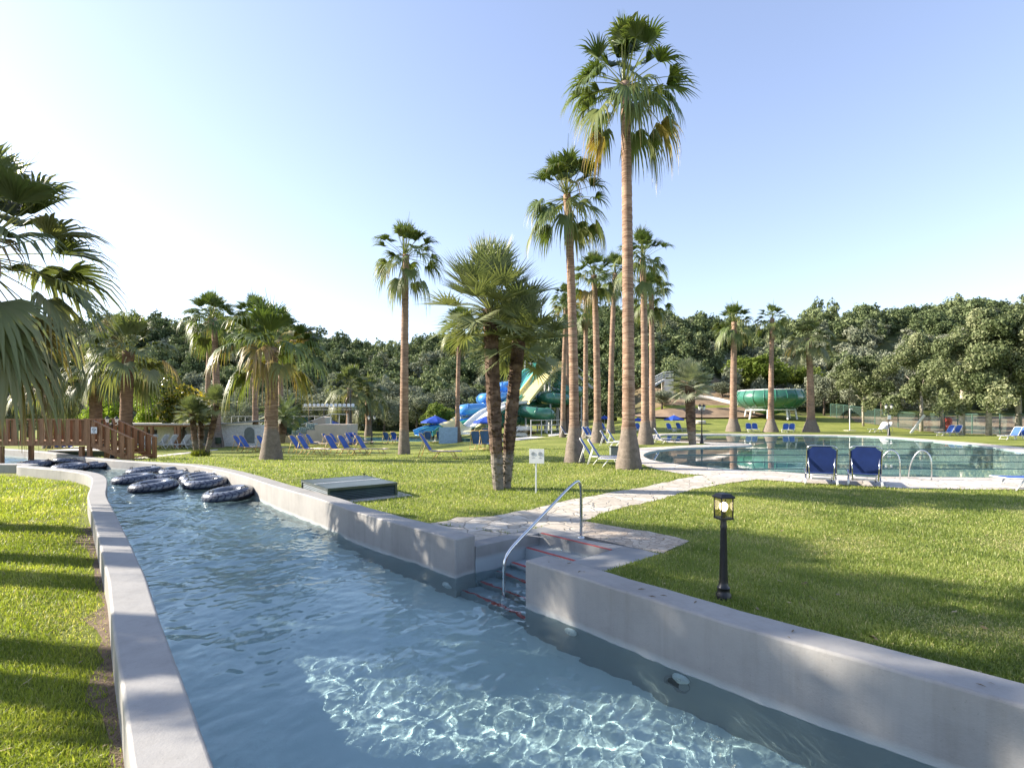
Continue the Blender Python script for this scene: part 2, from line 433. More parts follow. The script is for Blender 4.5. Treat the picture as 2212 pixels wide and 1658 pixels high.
# ------------------------------------------------------------------ pool, deck, paths, lawns
def a4(x, y): return (921.6+.2778*x, 998.4+.2778*y)
def a5(x, y): return (1459+.3403*x, 921.6+.3403*y)
def a7(x, y): return ((1600+x/3.0708)*.768, (800+y/3.0708)*.768)
def a8(x, y): return (1659+.2501*x, 614.4+.2501*y)
def poly(uvs): return [(p.x, p.y) for p in (G(u, v, 0.0) for u, v in uvs)]
pool_uv = [a7(645, 1470), a7(655, 1490), a7(700, 1512), a7(790, 1533), a7(900, 1548), a7(1040, 1567), a7(1200, 1582), a5(300, 270), a5(620, 285), a5(850, 300), a5(1100, 311), a5(1330, 318), a5(2212, 327), (2600, 1036), (2600, 990),
           (2400, 986), a8(2211, 1440), a8(1800, 1388), a8(1500, 1361), a8(1050, 1322), a8(600, 1307), a8(0, 1302), a7(1400, 1297), a7(1100, 1297), a7(830, 1297), a7(790, 1310),
           a7(800, 1335), a7(850, 1350), a7(1100, 1360), a7(1400, 1369), a7(1500, 1373), a7(1570, 1381), a7(1580, 1387), a7(1540, 1392), a7(1400, 1396), a7(1250, 1401), a7(1050, 1408), a7(900, 1416), a7(780, 1430), a7(690, 1447)]
pool = poly(pool_uv)
pool = [(p.x, p.y) for p in smoothpath([Vector((a, b, 0)) for a, b in pool], 3, True)]
deck_uv = [a7(470, 1430), a7(560, 1530), (1420, 1015), (1475, 1024), (1519, 1026), a4(2250, 180), a5(200, 378), a5(520, 336), a5(850, 360), a5(1350, 386), a5(1500, 394), a5(2212, 402), (2640, 1062),
           (2640, 975), (2420, 972), a8(2211, 1408), a8(1800, 1368), a8(1500, 1346), a8(1050, 1311), a8(600, 1297), a8(0, 1291), a7(1400, 1286), a7(1100, 1286), a7(800, 1285), a7(700, 1300),
           a7(700, 1330), a7(860, 1362), a7(1100, 1370), a7(1230, 1378), a7(1000, 1391), a7(800, 1402), a7(620, 1412)]
deck = poly(deck_uv)
path_uv = [a4(0, 475), (941, 1129), (991, 1118), (1055, 1115), (1144, 1100), (1188, 1089), (1255, 1075), (1333, 1061), (1394, 1051), (1472, 1033), (1519, 1026), a4(2250, 180), (1527, 1051), (1491, 1058), (1422, 1079), (1349, 1094), (1297, 1109.5), (1260, 1125),
           a4(1900, 575), a4(2035, 617), a4(1850, 700), a4(1650, 672)]
path_w = poly(path_uv)
rng0 = random.Random(3)
def rough_edge(pl, amp, seg):
    out = []
    for i in range(len(pl)):
        a = Vector(pl[i]); b = Vector(pl[(i+1) % len(pl)]); k = max(1, int((b-a).length/seg))
        for j in range(k):
            q = a.lerp(b, j/k); out.append((q.x+rng0.uniform(-amp, amp), q.y+rng0.uniform(-amp, amp)))
    return out
tail = [loc(L_open+0.35, 1.95), loc(-0.3, 1.95), loc(-0.27, 0.37)]
path_w = rough_edge(path_w, 0.055, 0.20)+[(p.x, p.y) for p in tail]
paver_uv = [a4(1220, 458), a4(1900, 575), a4(2035, 617), a4(1850, 700), a4(1650, 674), a4(1225, 604)]
def flag_mat(name, cols, mortar, sc, edge=0.03, stretch=(1, 1, 1)):
    m, t, b, o = nt(name)
    tc = N(t, 'ShaderNodeTexCoord'); mp = N(t, 'ShaderNodeMapping'); mp.inputs['Scale'].default_value = stretch
    t.links.new(tc.outputs['Object'], mp.inputs[0])
    nz = N(t, 'ShaderNodeTexNoise', Scale=2.5, Detail=3.0); t.links.new(mp.outputs[0], nz.inputs['Vector'])
    mx = N(t, 'ShaderNodeMixRGB', blend_type='ADD', Fac=0.22); t.links.new(mp.outputs[0], mx.inputs[1]); t.links.new(nz.outputs['Color'], mx.inputs[2])
    v1 = N(t, 'ShaderNodeTexVoronoi', feature='DISTANCE_TO_EDGE', Scale=sc); t.links.new(mx.outputs[0], v1.inputs['Vector'])
    v2 = N(t, 'ShaderNodeTexVoronoi', feature='F1', Scale=sc); t.links.new(mx.outputs[0], v2.inputs['Vector'])
    se = N(t, 'ShaderNodeSeparateColor'); t.links.new(v2.outputs['Color'], se.inputs[0])
    col = ramp(t, se.outputs[0], [(0.0, cols[0]), (0.5, cols[1]), (1.0, cols[2])])
    n2 = N(t, 'ShaderNodeTexNoise', Scale=9.0, Detail=8.0, Roughness=0.65); t.links.new(tc.outputs['Object'], n2.inputs['Vector'])
    dirt = ramp(t, n2.outputs[0], [(0.3, (0.66, 0.63, 0.58)), (0.6, (1, 1, 1))])
    mu = N(t, 'ShaderNodeMixRGB', blend_type='MULTIPLY', Fac=0.8); t.links.new(col, mu.inputs[1]); t.links.new(dirt, mu.inputs[2])
    er = ramp(t, v1.outputs['Distance'], [(edge*0.35, (0, 0, 0)), (edge, (1, 1, 1))])
    m3 = N(t, 'ShaderNodeMixRGB'); m3.inputs[1].default_value = (*mortar, 1)
    t.links.new(er, m3.inputs[0]); t.links.new(mu.outputs[0], m3.inputs[2]); t.links.new(m3.outputs[0], b.inputs['Base Color'])
    b.inputs['Roughness'].default_value = 0.75; b.inputs['Specular IOR Level'].default_value = 0.3
    ad = N(t, 'ShaderNodeMath', operation='MULTIPLY_ADD'); ad.inputs[1].default_value = 0.35
    t.links.new(n2.outputs[0], ad.inputs[0]); t.links.new(er, ad.inputs[2])
    bp = N(t, 'ShaderNodeBump', Strength=0.7, Distance=0.018); t.links.new(ad.outputs[0], bp.inputs['Height']); t.links.new(bp.outputs[0], b.inputs['Normal'])
    return m
M_flag = flag_mat('flagstone', [(0.43, 0.39, 0.33), (0.51, 0.47, 0.405), (0.56, 0.53, 0.47)], (0.27, 0.245, 0.205), 2.6, 0.04)
M_deck = flag_mat('deck_stone', [(0.46, 0.41, 0.35), (0.54, 0.50, 0.45), (0.60, 0.57, 0.53)], (0.33, 0.30, 0.26), 1.7, 0.03)
M_pave = flag_mat('paver_stone', [(0.42, 0.34, 0.26), (0.5, 0.42, 0.33), (0.54, 0.47, 0.38)], (0.28, 0.24, 0.2), 9.0, 0.06)
tag(fill(path_w, [], lambda x, y: 0.005, 0, 'stone_path', M_flag), kind='structure')
tag(fill(poly(paver_uv), [], lambda x, y: 0.010, 0, 'paver_path', M_pave), kind='structure')
tag(fill(rough_edge(deck, 0.02, 0.6), [pool], lambda x, y: 0.016, 0, 'pool_deck', M_deck), kind='structure')
# far strip of path on the hatch lawn, towards the slides
M_conc = mat('pale_path_concrete', (0.5, 0.47, 0.42), 0.8, 0.12, 1.5, 0.2, 30)
fp = [G(1215, 932), G(1195, 936), G(1110, 946), G(1060, 950), G(1060, 954), G(1120, 951), G(1200, 941), G(1218, 937)]
tag(fill([(p.x, p.y) for p in fp], [], lambda x, y: T(x, y)+0.012, 0, 'concrete_path', M_conc), kind='structure')
fp = [G(285, 989), G(330, 984), G(400, 977), G(470, 970), G(470, 972), G(400, 980), G(340, 987), G(296, 993)]
tag(fill([(p.x, p.y) for p in fp], [], lambda x, y: T(x, y)+0.012, 0, 'garden_path', M_conc), kind='structure')
# pool basin and water
M_basin = mat('pool_lining', (0.29, 0.42, 0.40), 0.5, 0.10, 0.7)
bb = fill(pool, [], lambda x, y: -1.25, 0, 'pool_basin', M_basin, smooth=False)
mb = MB(); k = len(pool)
mb.add([(p[0], p[1], -1.26) for p in pool]+[(p[0], p[1], 0.012) for p in pool], [[i, (i+1) % k, k+(i+1) % k, k+i] for i in range(k)])
o2 = mb.build('pool_side', mat('pool_side_tile', (0.26, 0.33, 0.33), 0.4, 0.1, 3), None); tag(o2, kind='structure'); tag(bb, kind='structure')
M_pw, t, bs, ou = nt('pool_water'); t.nodes.remove(bs)
tc = N(t, 'ShaderNodeTexCoord'); mp = N(t, 'ShaderNodeMapping'); mp.inputs['Scale'].default_value = (0.6, 1.0, 1.0); t.links.new(tc.outputs['Object'], mp.inputs[0])
nz = N(t, 'ShaderNodeTexNoise', Scale=1.6, Detail=2.0); t.links.new(mp.outputs[0], nz.inputs['Vector'])
bp = N(t, 'ShaderNodeBump', Strength=0.05, Distance=0.03); t.links.new(nz.outputs[0], bp.inputs['Height'])
gg = N(t, 'ShaderNodeBsdfGlossy', Roughness=0.0); tp = N(t, 'ShaderNodeBsdfTransparent'); tp.inputs[0].default_value = (0.88, 0.975, 0.965, 1)
mx = N(t, 'ShaderNodeMixShader')
ge = N(t, 'ShaderNodeNewGeometry'); dt = N(t, 'ShaderNodeVectorMath', operation='DOT_PRODUCT'); t.links.new(ge.outputs['Incoming'], dt.inputs[0]); t.links.new(bp.outputs[0], dt.inputs[1])
ab = N(t, 'ShaderNodeMath', operation='ABSOLUTE'); t.links.new(dt.outputs['Value'], ab.inputs[0])
om = N(t, 'ShaderNodeMath', operation='SUBTRACT'); om.inputs[0].default_value = 1.0; t.links.new(ab.outputs[0], om.inputs[1])
pw = N(t, 'ShaderNodeMath', operation='POWER'); t.links.new(om.outputs[0], pw.inputs[0]); pw.inputs[1].default_value = 5.0
fr = N(t, 'ShaderNodeMath', operation='MULTIPLY_ADD'); t.links.new(pw.outputs[0], fr.inputs[0]); fr.inputs[1].default_value = 0.95; fr.inputs[2].default_value = 0.02
t.links.new(bp.outputs[0], gg.inputs['Normal'])
t.links.new(fr.outputs[0], mx.inputs[0]); t.links.new(tp.outputs[0], mx.inputs[1]); t.links.new(gg.outputs[0], mx.inputs[2]); t.links.new(mx.outputs[0], ou.inputs[0])
tag(fill(pool, [], lambda x, y: -0.045, 0, 'pool_water', M_pw), kind='structure')
# lane ropes
M_rope = mat('lane_rope_dark', (0.05, 0.085, 0.09), 0.5, 0.1, 5)
for i, v in enumerate((953.5, 968, 980.5, 995, 1010)):
    yy = F*H/(v-HY); xs = [x for x in np.arange(5, 60, 0.1) if inpoly(np.array([x]), np.array([yy]), pool)[0]]
    # the run of the rope that ends furthest out
    x0 = xs[-1]
    for x in xs[::-1]:
        if x0-x > 0.25: break
        x0 = x
    b = MB(); b.tube([(x, yy, -0.035) for x in (x0+1.5, (x0+xs[-1])/2, xs[-1]-0.1)], 0.024 if yy > 22 else 0.017, 6)
    tag(b.build('lane_rope', M_rope), ['lane rope across the pool nearest the slide bowl shore', 'second dark lane rope from the far shore of the pool', 'dark lane rope floating in the middle of the pool', 'dark lane rope second from the loungers on the pool', 'dark lane rope floating nearest the two navy loungers'][i], 'lane rope', 'dark lane ropes on the pool')
# pool of the slides (left), shallow
sp = [G(u, v) for u, v in ((744, 946), (800, 944), (900, 945), (1000, 946), (1085, 947), (1090, 952), (1050, 954), (960, 953), (880, 953), (744, 951))]
zs = min(p.z for p in sp)
M_sw = bpy.data.materials['pool_water']
tag(fill([(p.x, p.y) for p in sp], [], lambda x, y: T(x, y)+0.03, 0, 'slide_pool_water', M_sw), kind='structure')
M_pd = mat('slide_pool_paint', (0.12, 0.28, 0.34), 0.5, 0.1, 1)
tag(fill([(p.x, p.y) for p in sp], [], lambda x, y: T(x, y)+0.01, 0, 'slide_pool_floor', M_pd), kind='structure')
# ---- lawn
def grassmat(name, cols, dirt, sc=1.0, hill=False):
    m, t, b, o = nt(name)
    tc = N(t, 'ShaderNodeTexCoord')
    n1 = N(t, 'ShaderNodeTexNoise', Scale=0.35*sc, Detail=6.0, Roughness=0.6); t.links.new(tc.outputs['Object'], n1.inputs['Vector'])
    n2 = N(t, 'ShaderNodeTexNoise', Scale=14.0*sc, Detail=6.0, Roughness=0.75); t.links.new(tc.outputs['Object'], n2.inputs['Vector'])
    ad = N(t, 'ShaderNodeMath', operation='MULTIPLY_ADD'); ad.inputs[1].default_value = 0.9
    t.links.new(n2.outputs[0], ad.inputs[0]); t.links.new(n1.outputs[0], ad.inputs[2])
    col = ramp(t, ad.outputs[0], [(0.55, cols[0]), (0.9, cols[1]), (1.2/1.0 if False else 1.0, cols[2])])
    n3 = N(t, 'ShaderNodeTexNoise', Scale=0.8*sc, Detail=5.0, Roughness=0.7); t.links.new(tc.outputs['Object'], n3.inputs['Vector'])
    df = ramp(t, n3.outputs[0], [(0.60, (0, 0, 0)), (0.74, (1, 1, 1))])
    mx = N(t, 'ShaderNodeMixRGB'); t.links.new(df, mx.inputs[0]); t.links.new(col, mx.inputs[1]); mx.inputs[2].default_value = (*dirt, 1)
    t.links.new(mx.outputs[0], b.inputs['Base Color']); b.inputs['Roughness'].default_value = 0.8; b.inputs['Specular IOR Level'].default_value = 0.15
    bp = N(t, 'ShaderNodeBump', Strength=0.9, Distance=0.05); t.links.new(n2.outputs[0], bp.inputs['Height']); t.links.new(bp.outputs[0], b.inputs['Normal'])
    return m
M_lawn = grassmat('lawn_ground', [(0.10, 0.125, 0.025), (0.165, 0.195, 0.04), (0.23, 0.25, 0.06)], (0.27, 0.23, 0.10))
stair_hole = [(p.x, p.y) for p in (loc(-0.28, 0.2), loc(-0.28, 1.97), loc(L_open+0.54, 1.97), loc(L_open+0.54, 0.2))]
GX = 3.0
r_hole = [Vector((-38, p0.y-0.2, 0))]+mid_far+[loc(-0.2, 0.18), loc(-0.2, 1.9), loc(L_open+0.5, 1.9), loc(L_open+0.5, 0.18)]+mid_near
r_hole = [(p.x, p.y) for p in r_hole]
lawn_outer = [(-96, 81), (-96, r_hole[0][1])]+r_hole+[(12, -3), (96, -3), (96, 81)]
lawn_outer += [(96-GX*i, 81) for i in range(1, 64)]
tag(fill(lawn_outer, [pool], T, GX, 'lawn', M_lawn), kind='structure')
il = [(p.x, p.y) for p in mid_left]
isl = [(-40, 18.5)]+il+[(3.2, -6), (-40, -6)]
M_lawn2 = grassmat('island_lawn_ground', [(0.10, 0.115, 0.02), (0.14, 0.17, 0.026), (0.18, 0.2, 0.04)], (0.19, 0.15, 0.09))
tag(fill(isl, [], lambda x, y: ZL, 0, 'island_lawn', M_lawn2), kind='structure')
M_soil = mat('bare_soil', (0.15, 0.105, 0.07), 0.95, 0.3, 7, 0.8, 60)
pl = offs(left_path, -0.29); r3 = random.Random(8)
strip = [p for p in pl if 1.2 < p.y < 9.5]; q = []
for i, p in enumerate(strip):
    t_ = strip[min(i+1, len(strip)-1)]-strip[max(i-1, 0)]; t_.normalize(); nn = Vector((t_.y, -t_.x, 0)); w = 0.04+0.17*max(0, math.sin(i*0.55)*math.sin(i*0.23+1))+r3.uniform(0, 0.07)
    q.append(p+nn*w)
tag(fill([(p.x, p.y) for p in strip]+[(p.x, p.y) for p in q[::-1]], [], lambda x, y: ZL+0.006, 0, 'worn_soil', M_soil), kind='structure')
# ---- land beyond the lawn: rising ground and wooded hills
M_hill = grassmat('hill_ground', [(0.03, 0.045, 0.012), (0.055, 0.075, 0.02), (0.09, 0.10, 0.035)], (0.20, 0.14, 0.085), 0.5)
t = M_hill.node_tree; bs = t.nodes['Principled BSDF']
# bare earth on the bank, grass near the lawn
geo = N(t, 'ShaderNodeAttribute', attribute_name='earth')
old = bs.inputs['Base Color'].links[0].from_socket
nz = N(t, 'ShaderNodeTexNoise', Scale=0.6, Detail=6.0, Roughness=0.7); tc = N(t, 'ShaderNodeTexCoord'); t.links.new(tc.outputs['Object'], nz.inputs['Vector'])
ec = ramp(t, nz.outputs[0], [(0.3, (0.16, 0.11, 0.07)), (0.7, (0.34, 0.25, 0.16))])
mx = N(t, 'ShaderNodeMixRGB'); t.links.new(geo.outputs['Fac'], mx.inputs[0]); t.links.new(old, mx.inputs[1]); t.links.new(ec, mx.inputs[2]); t.links.new(mx.outputs[0], bs.inputs['Base Color'])
xs = np.arange(-300, 301, GX); ys = np.arange(81, 300, GX)
vv = [(x, y, T(x, y)) for x in xs for y in ys]
ny = len(ys)
ff = [(i*ny+j, (i+1)*ny+j, (i+1)*ny+j+1, i*ny+j+1) for i in range(len(xs)-1) for j in range(ny-1)]
me = npmesh('hills', vv, ff, M_hill, smooth=True)
ea = me.attributes.new('earth', 'FLOAT', 'POINT')
ea.data.foreach_set('value', [ss((x-19)/5)*ss((48-x)/8)*ss((105-y)/10) for x, y, z in vv])
tag(link('hills', me), kind='structure')
# ground strip under the fence trees and beside the slides is drier: patches laid on the lawn
M_dry = grassmat('dry_earth', [(0.20, 0.15, 0.10), (0.30, 0.23, 0.15), (0.36, 0.28, 0.19)], (0.12, 0.12, 0.04))
dp = [G(u, v) for u, v in ((1800, 901), (1850, 911), (1920, 921), (1990, 931), (2100, 937.5), (2300, 941), (2500, 943))]
far = [Vector((112, 60, 0)), Vector((112, 80.9, 0)), Vector((49, 80.9, 0))]
dpp = [(p.x, p.y) for p in dp]+[(95.9, 46), (95.9, 80.9), (49, 80.9)]
tag(fill(dpp, [], lambda x, y: T(x, y)+0.02, GX, 'dry_ground', M_dry), kind='structure')
# the earth bank behind the lawn
bk = [(18.5, 80.9), (19, 75.5), (21, 74), (26, 73.6), (33, 74), (38, 76), (40, 80.9)]
tag(fill(bk, [], lambda x, y: T(x, y)+0.22, 1.5, 'earth_bank', mat('bank_earth', (0.22, 0.155, 0.10), 0.9, 0.25, 0.5, 0.6, 2.0)), kind='structure')
# ---- grass blades
def path_mask(x, y):
    m = np.zeros(x.shape, bool)
    for pl in (path_w, poly(paver_uv), deck, stair_hole): m |= inpoly(x, y, pl)
    return m
def blades(name, x, y, z, hgt, wid, m, seed):
    r = np.random.default_rng(seed); n = len(x)
    th = r.random(n)*6.283; lean = r.random(n)**1.0*1.0+0.15; ld = r.random(n)*6.283
    h = hgt*(0.45+0.8*r.random(n)); w = wid*(0.7+0.6*r.random(n))
    dx, dy = np.cos(th)*w, np.sin(th)*w; lx, ly = np.cos(ld)*lean*h, np.sin(ld)*lean*h
    P = np.empty((n, 5, 3), np.float32)
    P[:, 0] = np.stack([x-dx, y-dy, z-0.01], 1); P[:, 1] = np.stack([x+dx, y+dy, z-0.01], 1)
    P[:, 2] = np.stack([x+dx*.75+lx*.4, y+dy*.75+ly*.4, z+h*.6], 1); P[:, 3] = np.stack([x-dx*.75+lx*.4, y-dy*.75+ly*.4, z+h*.6], 1)
    P[:, 4] = np.stack([x+lx, y+ly, z+h*(1-0.25*lean)], 1)
    base = np.arange(n)*5
    f = np.concatenate([np.stack([base, base+1, base+2], 1), np.stack([base, base+2, base+3], 1), np.stack([base+3, base+2, base+4], 1)])
    patch = 0.5+0.22*np.sin(x*2.1+np.sin(y*1.7)*1.5)*np.cos(y*2.6+np.sin(x*1.1))+0.1*np.sin(x*7.3+y*5.1)
    tone = np.clip(r.normal(0, 0.16, n)+patch, 0.02, 0.98); 
    big = np.sin(x*0.83+1.9*np.sin(y*0.57+1))*np.cos(y*0.71+1.6*np.sin(x*0.49)); tone = np.clip(tone+0.13*big, 0.02, 0.98)
    thin = np.clip(np.sin(x*1.31+2.2*np.sin(y*0.9+2))*np.sin(y*1.17+1.8*np.sin(x*1.03)+0.7)-0.45, 0, 1)
    dry = r.random(n) < 0.05+0.75*thin; tone[dry] = 0.93+0.07*r.random(dry.sum())
    P[:, 2:, 2] -= (h*0.4*np.clip(thin*3, 0, 1))[:, None]*np.array([0.5, 0.5, 1.0])
    me = npmesh(name, P.reshape(-1, 3), f, m, fattr=np.tile(tone, 3))
    return tag(link(name, me), 'short mown grass of the lawn', 'grass', kind='stuff')
M_grass = leafmat('grass_blade', [(0.0, (0.08, 0.12, 0.024)), (0.45, (0.175, 0.225, 0.05)), (0.85, (0.29, 0.325, 0.10)), (1.0, (0.45, 0.40, 0.22))], trans=0.38, rough=0.5, tboost=1.5)
r = np.random.default_rng(4)
def scatter(n, ylo, yhi, xlo, xhi, pw):
    # density falls with distance
    u_ = r.random(n); y = (ylo**(1-pw)+(yhi**(1-pw)-ylo**(1-pw))*u_)**(1/(1-pw))
    fx = r.random(n); x = xlo(y)+(xhi(y)-xlo(y))*fx
    return x, y
riv = r_hole+[(12, -3)]
nearp = [(p.x, p.y) for p in offs(near_path, 0.34)]; farp = [(p.x, p.y) for p in offs(far_path, 0.34)]
land = [(-96, 60), (-96, 29)]+farp+stair_hole[:1]+[stair_hole[1]]+[stair_hole[2], stair_hole[3]]+nearp+[(12, -3), (60, 0), (60, 60)]
x, y = scatter(820000, 2.2, 30, lambda y: -1.05*y, lambda y: 1.15*y+2.6, 2.0)
k = inpoly(x, y, land) & ~path_mask(x, y) & ~inpoly(x, y, pool)
x, y = x[k], y[k]; z = np.array([T(a, b) for a, b in zip(x, y)])
sz = np.clip(y/6.0, 0.9, 3.0)
blades('lawn_grass', x, y, z, 0.046*sz**0.4, 0.0036*sz, M_grass, 1)
lw = [(p.x, p.y) for p in offs(left_path, -0.305)]
islp = [(-34, 18.4)]+lw+[(3.2, -6), (-34, -6)]
x, y = scatter(420000, 1.0, 17, lambda y: -1.12*y-1.6, lambda y: 0*y+0.2-0.55*y, 1.7)
k = inpoly(x, y, islp)
x, y = x[k], y[k]
# worn earth along the foot of the wall
dist = np.full(x.shape, 9.0)
for i in range(len(lw)-1):
    a, b = np.array(lw[i]), np.array(lw[i+1]); d = b-a; tt = np.clip(((x-a[0])*d[0]+(y-a[1])*d[1])/(d@d+1e-9), 0, 1)
    dist = np.minimum(dist, np.hypot(x-a[0]-tt*d[0], y-a[1]-tt*d[1]))
worn = 0.5+0.5*np.sin(y*3.1+np.sin(x*4))*np.sin(x*2.3+y*1.1)
k = r.random(x.shape) < np.clip(dist/(0.10+0.45*worn), 0.06, 1)
x, y = x[k], y[k]; sz = np.clip(y/6.0, 0.75, 2.4)
M_grass2 = leafmat('island_grass_blade', [(0.0, (0.11, 0.15, 0.02)), (0.45, (0.205, 0.245, 0.04)), (0.85, (0.29, 0.32, 0.06)), (1.0, (0.45, 0.39, 0.2))], trans=0.42, rough=0.5, tboost=1.6)
blades('island_grass', x, y, np.full(x.shape, ZL), 0.055*sz**0.5, 0.0036*sz, M_grass2, 2)

M_lit = leafmat('fallen_leaf', [(0, (0.12, 0.08, 0.035)), (0.6, (0.26, 0.19, 0.09)), (1, (0.40, 0.34, 0.18))], trans=0.1)
r = np.random.default_rng(21); n = 420
yy = 2.4+13*r.random(n)**1.6; xx = (-1.0+2.0*r.random(n))*yy
k = (inpoly(xx, yy, land) | inpoly(xx, yy, islp)) & ~inpoly(xx, yy, pool)
xx, yy = xx[k], yy[k]; n = len(xx); zz = np.where(inpoly(xx, yy, islp), ZL, 0.0)+0.028
a = r.random(n)*6.28; L = 0.018+0.03*r.random(n); w = L*(0.25+0.2*r.random(n)); ca, sa = np.cos(a), np.sin(a); tl = r.normal(0, 0.25, (2, n))*L
P = np.stack([np.stack([xx-ca*L, yy-sa*L, zz+tl[0]], 1), np.stack([xx+sa*w, yy-ca*w, zz], 1), np.stack([xx+ca*L, yy+sa*L, zz-tl[0]], 1), np.stack([xx-sa*w, yy+ca*w, zz+tl[1]], 1)], 1)
tag(link('leaf_litter', npmesh('leaf_litter', P.reshape(-1, 3), np.arange(4*n).reshape(-1, 4), M_lit, fattr=r.random(n))), 'small dry fallen leaves scattered over the lawns', 'leaf litter', kind='stuff')
SHADE = [(-13, 7.4, 8.6, 1.5), (-11.8, 7.9, 6.4, 1.8), (-15.6, 7.7, 9.7, 1.5), (-9.8, 4.7, 4.4, 0.85), (-13.2, 5.75, 8.3, 1.0)]
# ------------------------------------------------------------------ palms
UP = np.array([0, 0, 1.0])
def fan_leaf(r, base, az, el, pet, rad, nseg=26, spread=250, droop=0.5, fold=0.35, age=0.3, stiff=0.0, tipbrown=0.25, wmul=1.0):
    """one palmate leaf: (verts, faces, tone). Petiole leaves BASE at azimuth/elevation and bends down."""
    d0 = np.array([math.cos(el)*math.cos(az), math.cos(el)*math.sin(az), math.sin(el)])
    side = np.array([-math.sin(az), math.cos(az), 0.0])
    V = []; Fc = []; tn = []
    # petiole
    npet = 6; pp = []; d = d0.copy(); p = np.array(base, float)
    for i in range(npet+1):
        pp.append(p.copy()); p = p+d*pet/npet
        d = d-UP*droop*0.22/npet*2.2; d /= np.linalg.norm(d)
    w = 0.022
    for i, q in enumerate(pp):
        ww = w*(1.4-0.8*i/npet)
        n = np.cross(side, d0)
        V += [q-side*ww, q+n*ww*0.8, q+side*ww]; tn += [0.42+0.2*age]*3
    for i in range(npet):
        a = 3*i
        for j in range(2): Fc.append((a+j, a+j+1, a+3+j+1, a+3+j))
    hub = pp[-1]; fwd = d; nrm = np.cross(fwd, side); nrm /= np.linalg.norm(nrm)
    if nrm[2] < 0 and el > -0.2: nrm = -nrm
    rows = np.array([0.03, 0.33, 0.58, 0.8, 1.0]); wid = np.array([0.25, 1.0, 0.66, 0.30, 0.03])
    half = math.radians(spread)/2
    joint = 0.52
    for k in range(nseg):
        t = (k+0.5)/nseg*2-1
        a = t*half
        L = rad*(1.0-0.28*abs(t)**2)*(0.92+0.16*r.random())
        dirv = fwd*math.cos(a)+side*math.sin(a)
        # leaf folds along its midrib
        dirv = dirv+nrm*fold*abs(math.sin(a))*(0.9 if el > -0.3 else 0.5)
        dirv /= np.linalg.norm(dirv)
        tang = np.cross(nrm, dirv); tang /= np.linalg.norm(tang)+1e-9
        hw = L*math.tan(half/nseg)*0.62*wmul
        jt = r.normal(0, 0.05); dr = droop*(0.75+0.5*r.random()); o = len(V)
        tip = 1.0 if r.random() < tipbrown else 0.0
        for i, s in enumerate(rows):
            q = hub+dirv*L*s+tang*jt*L*s*s
            over = max(0.0, s-joint*(1-0.3*droop))
            q = q-UP*(dr*over**1.3*L*1.5)*(1-stiff)-UP*droop*0.10*s*s*L*(1-stiff)
            # hanging tips come in towards the midrib
            q = q-dirv*over**2*dr*L*0.75*(1-stiff)
            h = hw*wid[i] if s <= 0.34 else hw*wid[i]
            lift = nrm*h*0.55
            tg = tang*h
            V += [q-tg, q+lift, q+tg]
            tt = age+0.25*s*tip*age+ (0.28*tip*s**3) + r.normal(0, 0.02)
            tn += [tt]*3
        for i in range(len(rows)-1):
            aa = o+3*i
            for j in range(2): Fc.append((aa+j, aa+j+1, aa+3+j+1, aa+3+j))
    return V, Fc, tn
def crown_mesh(name, seed, n, pet, rad, m, kind='wash', skirt=0, lo=-50, yellow=0.0, ax=None):
    r = np.random.default_rng(seed); V = []; Fc = []; tn = []
    for i in range(n+skirt):
        f = (i+0.5)/n
        dead = i >= n
        if kind == 'wash':
            el = R(86-(86-lo)*f**1.12+r.normal(0, 13)) if not dead else R(-68+r.normal(0, 9))
            az = i*2.39996+r.normal(0, 0.25)
            pl = pet*(0.75+0.45*min(f, 1))*(0.85+0.3*r.random()); dr = 0.12+0.9*min(1, f)+r.normal(0, 0.08)
            age = 0.16+0.22*f+r.normal(0, 0.05)
            if r.random() < yellow*f: age += 0.22+0.15*r.random()
            if dead: age = 0.95+0.05*r.random(); dr = 1.1; pl *= 0.7
            lv = fan_leaf(r, (r.normal(0, .05), r.normal(0, .05), 0.10-0.35*min(f, 1)-(0.35*r.random() if dead else 0)), az, el, pl, rad*(0.85+0.3*r.random())*(0.8 if dead else 1), 24, 215-50*(1-f), max(0.1, dr), 0.72, min(1, max(0, age)), tipbrown=0.3)
        else:   # stiff fan palm
            el = R(88-118*f**1.15+r.normal(0, 7)); az = i*2.39996+r.normal(0, 0.2)
            lv = fan_leaf(r, (0, 0, 0.12-0.25*f), az, el, pet*(0.85+0.3*r.random()), rad*(0.9+0.2*r.random()), 26, 285, 0.12+0.22*f, 0.4, min(1, max(0, 0.22+0.2*f+r.normal(0, 0.05))), stiff=0.75, tipbrown=0.1, wmul=0.62)
        o = len(V); V += lv[0]; Fc += [tuple(j+o for j in q) for q in lv[1]]; tn += lv[2]
    return npmesh(name, np.array(V), np.array(Fc), m, pattr=np.array(tn), smooth=False)
M_frond = leafmat('frond', [(0.0, (0.065, 0.105, 0.03)), (0.28, (0.10, 0.14, 0.042)), (0.5, (0.15, 0.17, 0.055)), (0.68, (0.26, 0.205, 0.06)), (0.84, (0.26, 0.17, 0.08)), (1.0, (0.25, 0.18, 0.11))], trans=0.22, rough=0.42, spec=0.4)
M_sfrond = leafmat('stiff_frond', [(0.0, (0.105, 0.135, 0.06)), (0.3, (0.165, 0.195, 0.095)), (0.6, (0.24, 0.25, 0.125)), (1.0, (0.28, 0.22, 0.09))], trans=0.2, rough=0.45, spec=0.4)
M_oldfrond = leafmat('grey_frond', [(0.0, (0.08, 0.105, 0.04)), (0.3, (0.135, 0.16, 0.07)), (0.5, (0.20, 0.205, 0.105)), (0.8, (0.27, 0.2, 0.1)), (1.0, (0.25, 0.19, 0.13))], trans=0.25, rough=0.45, spec=0.35)
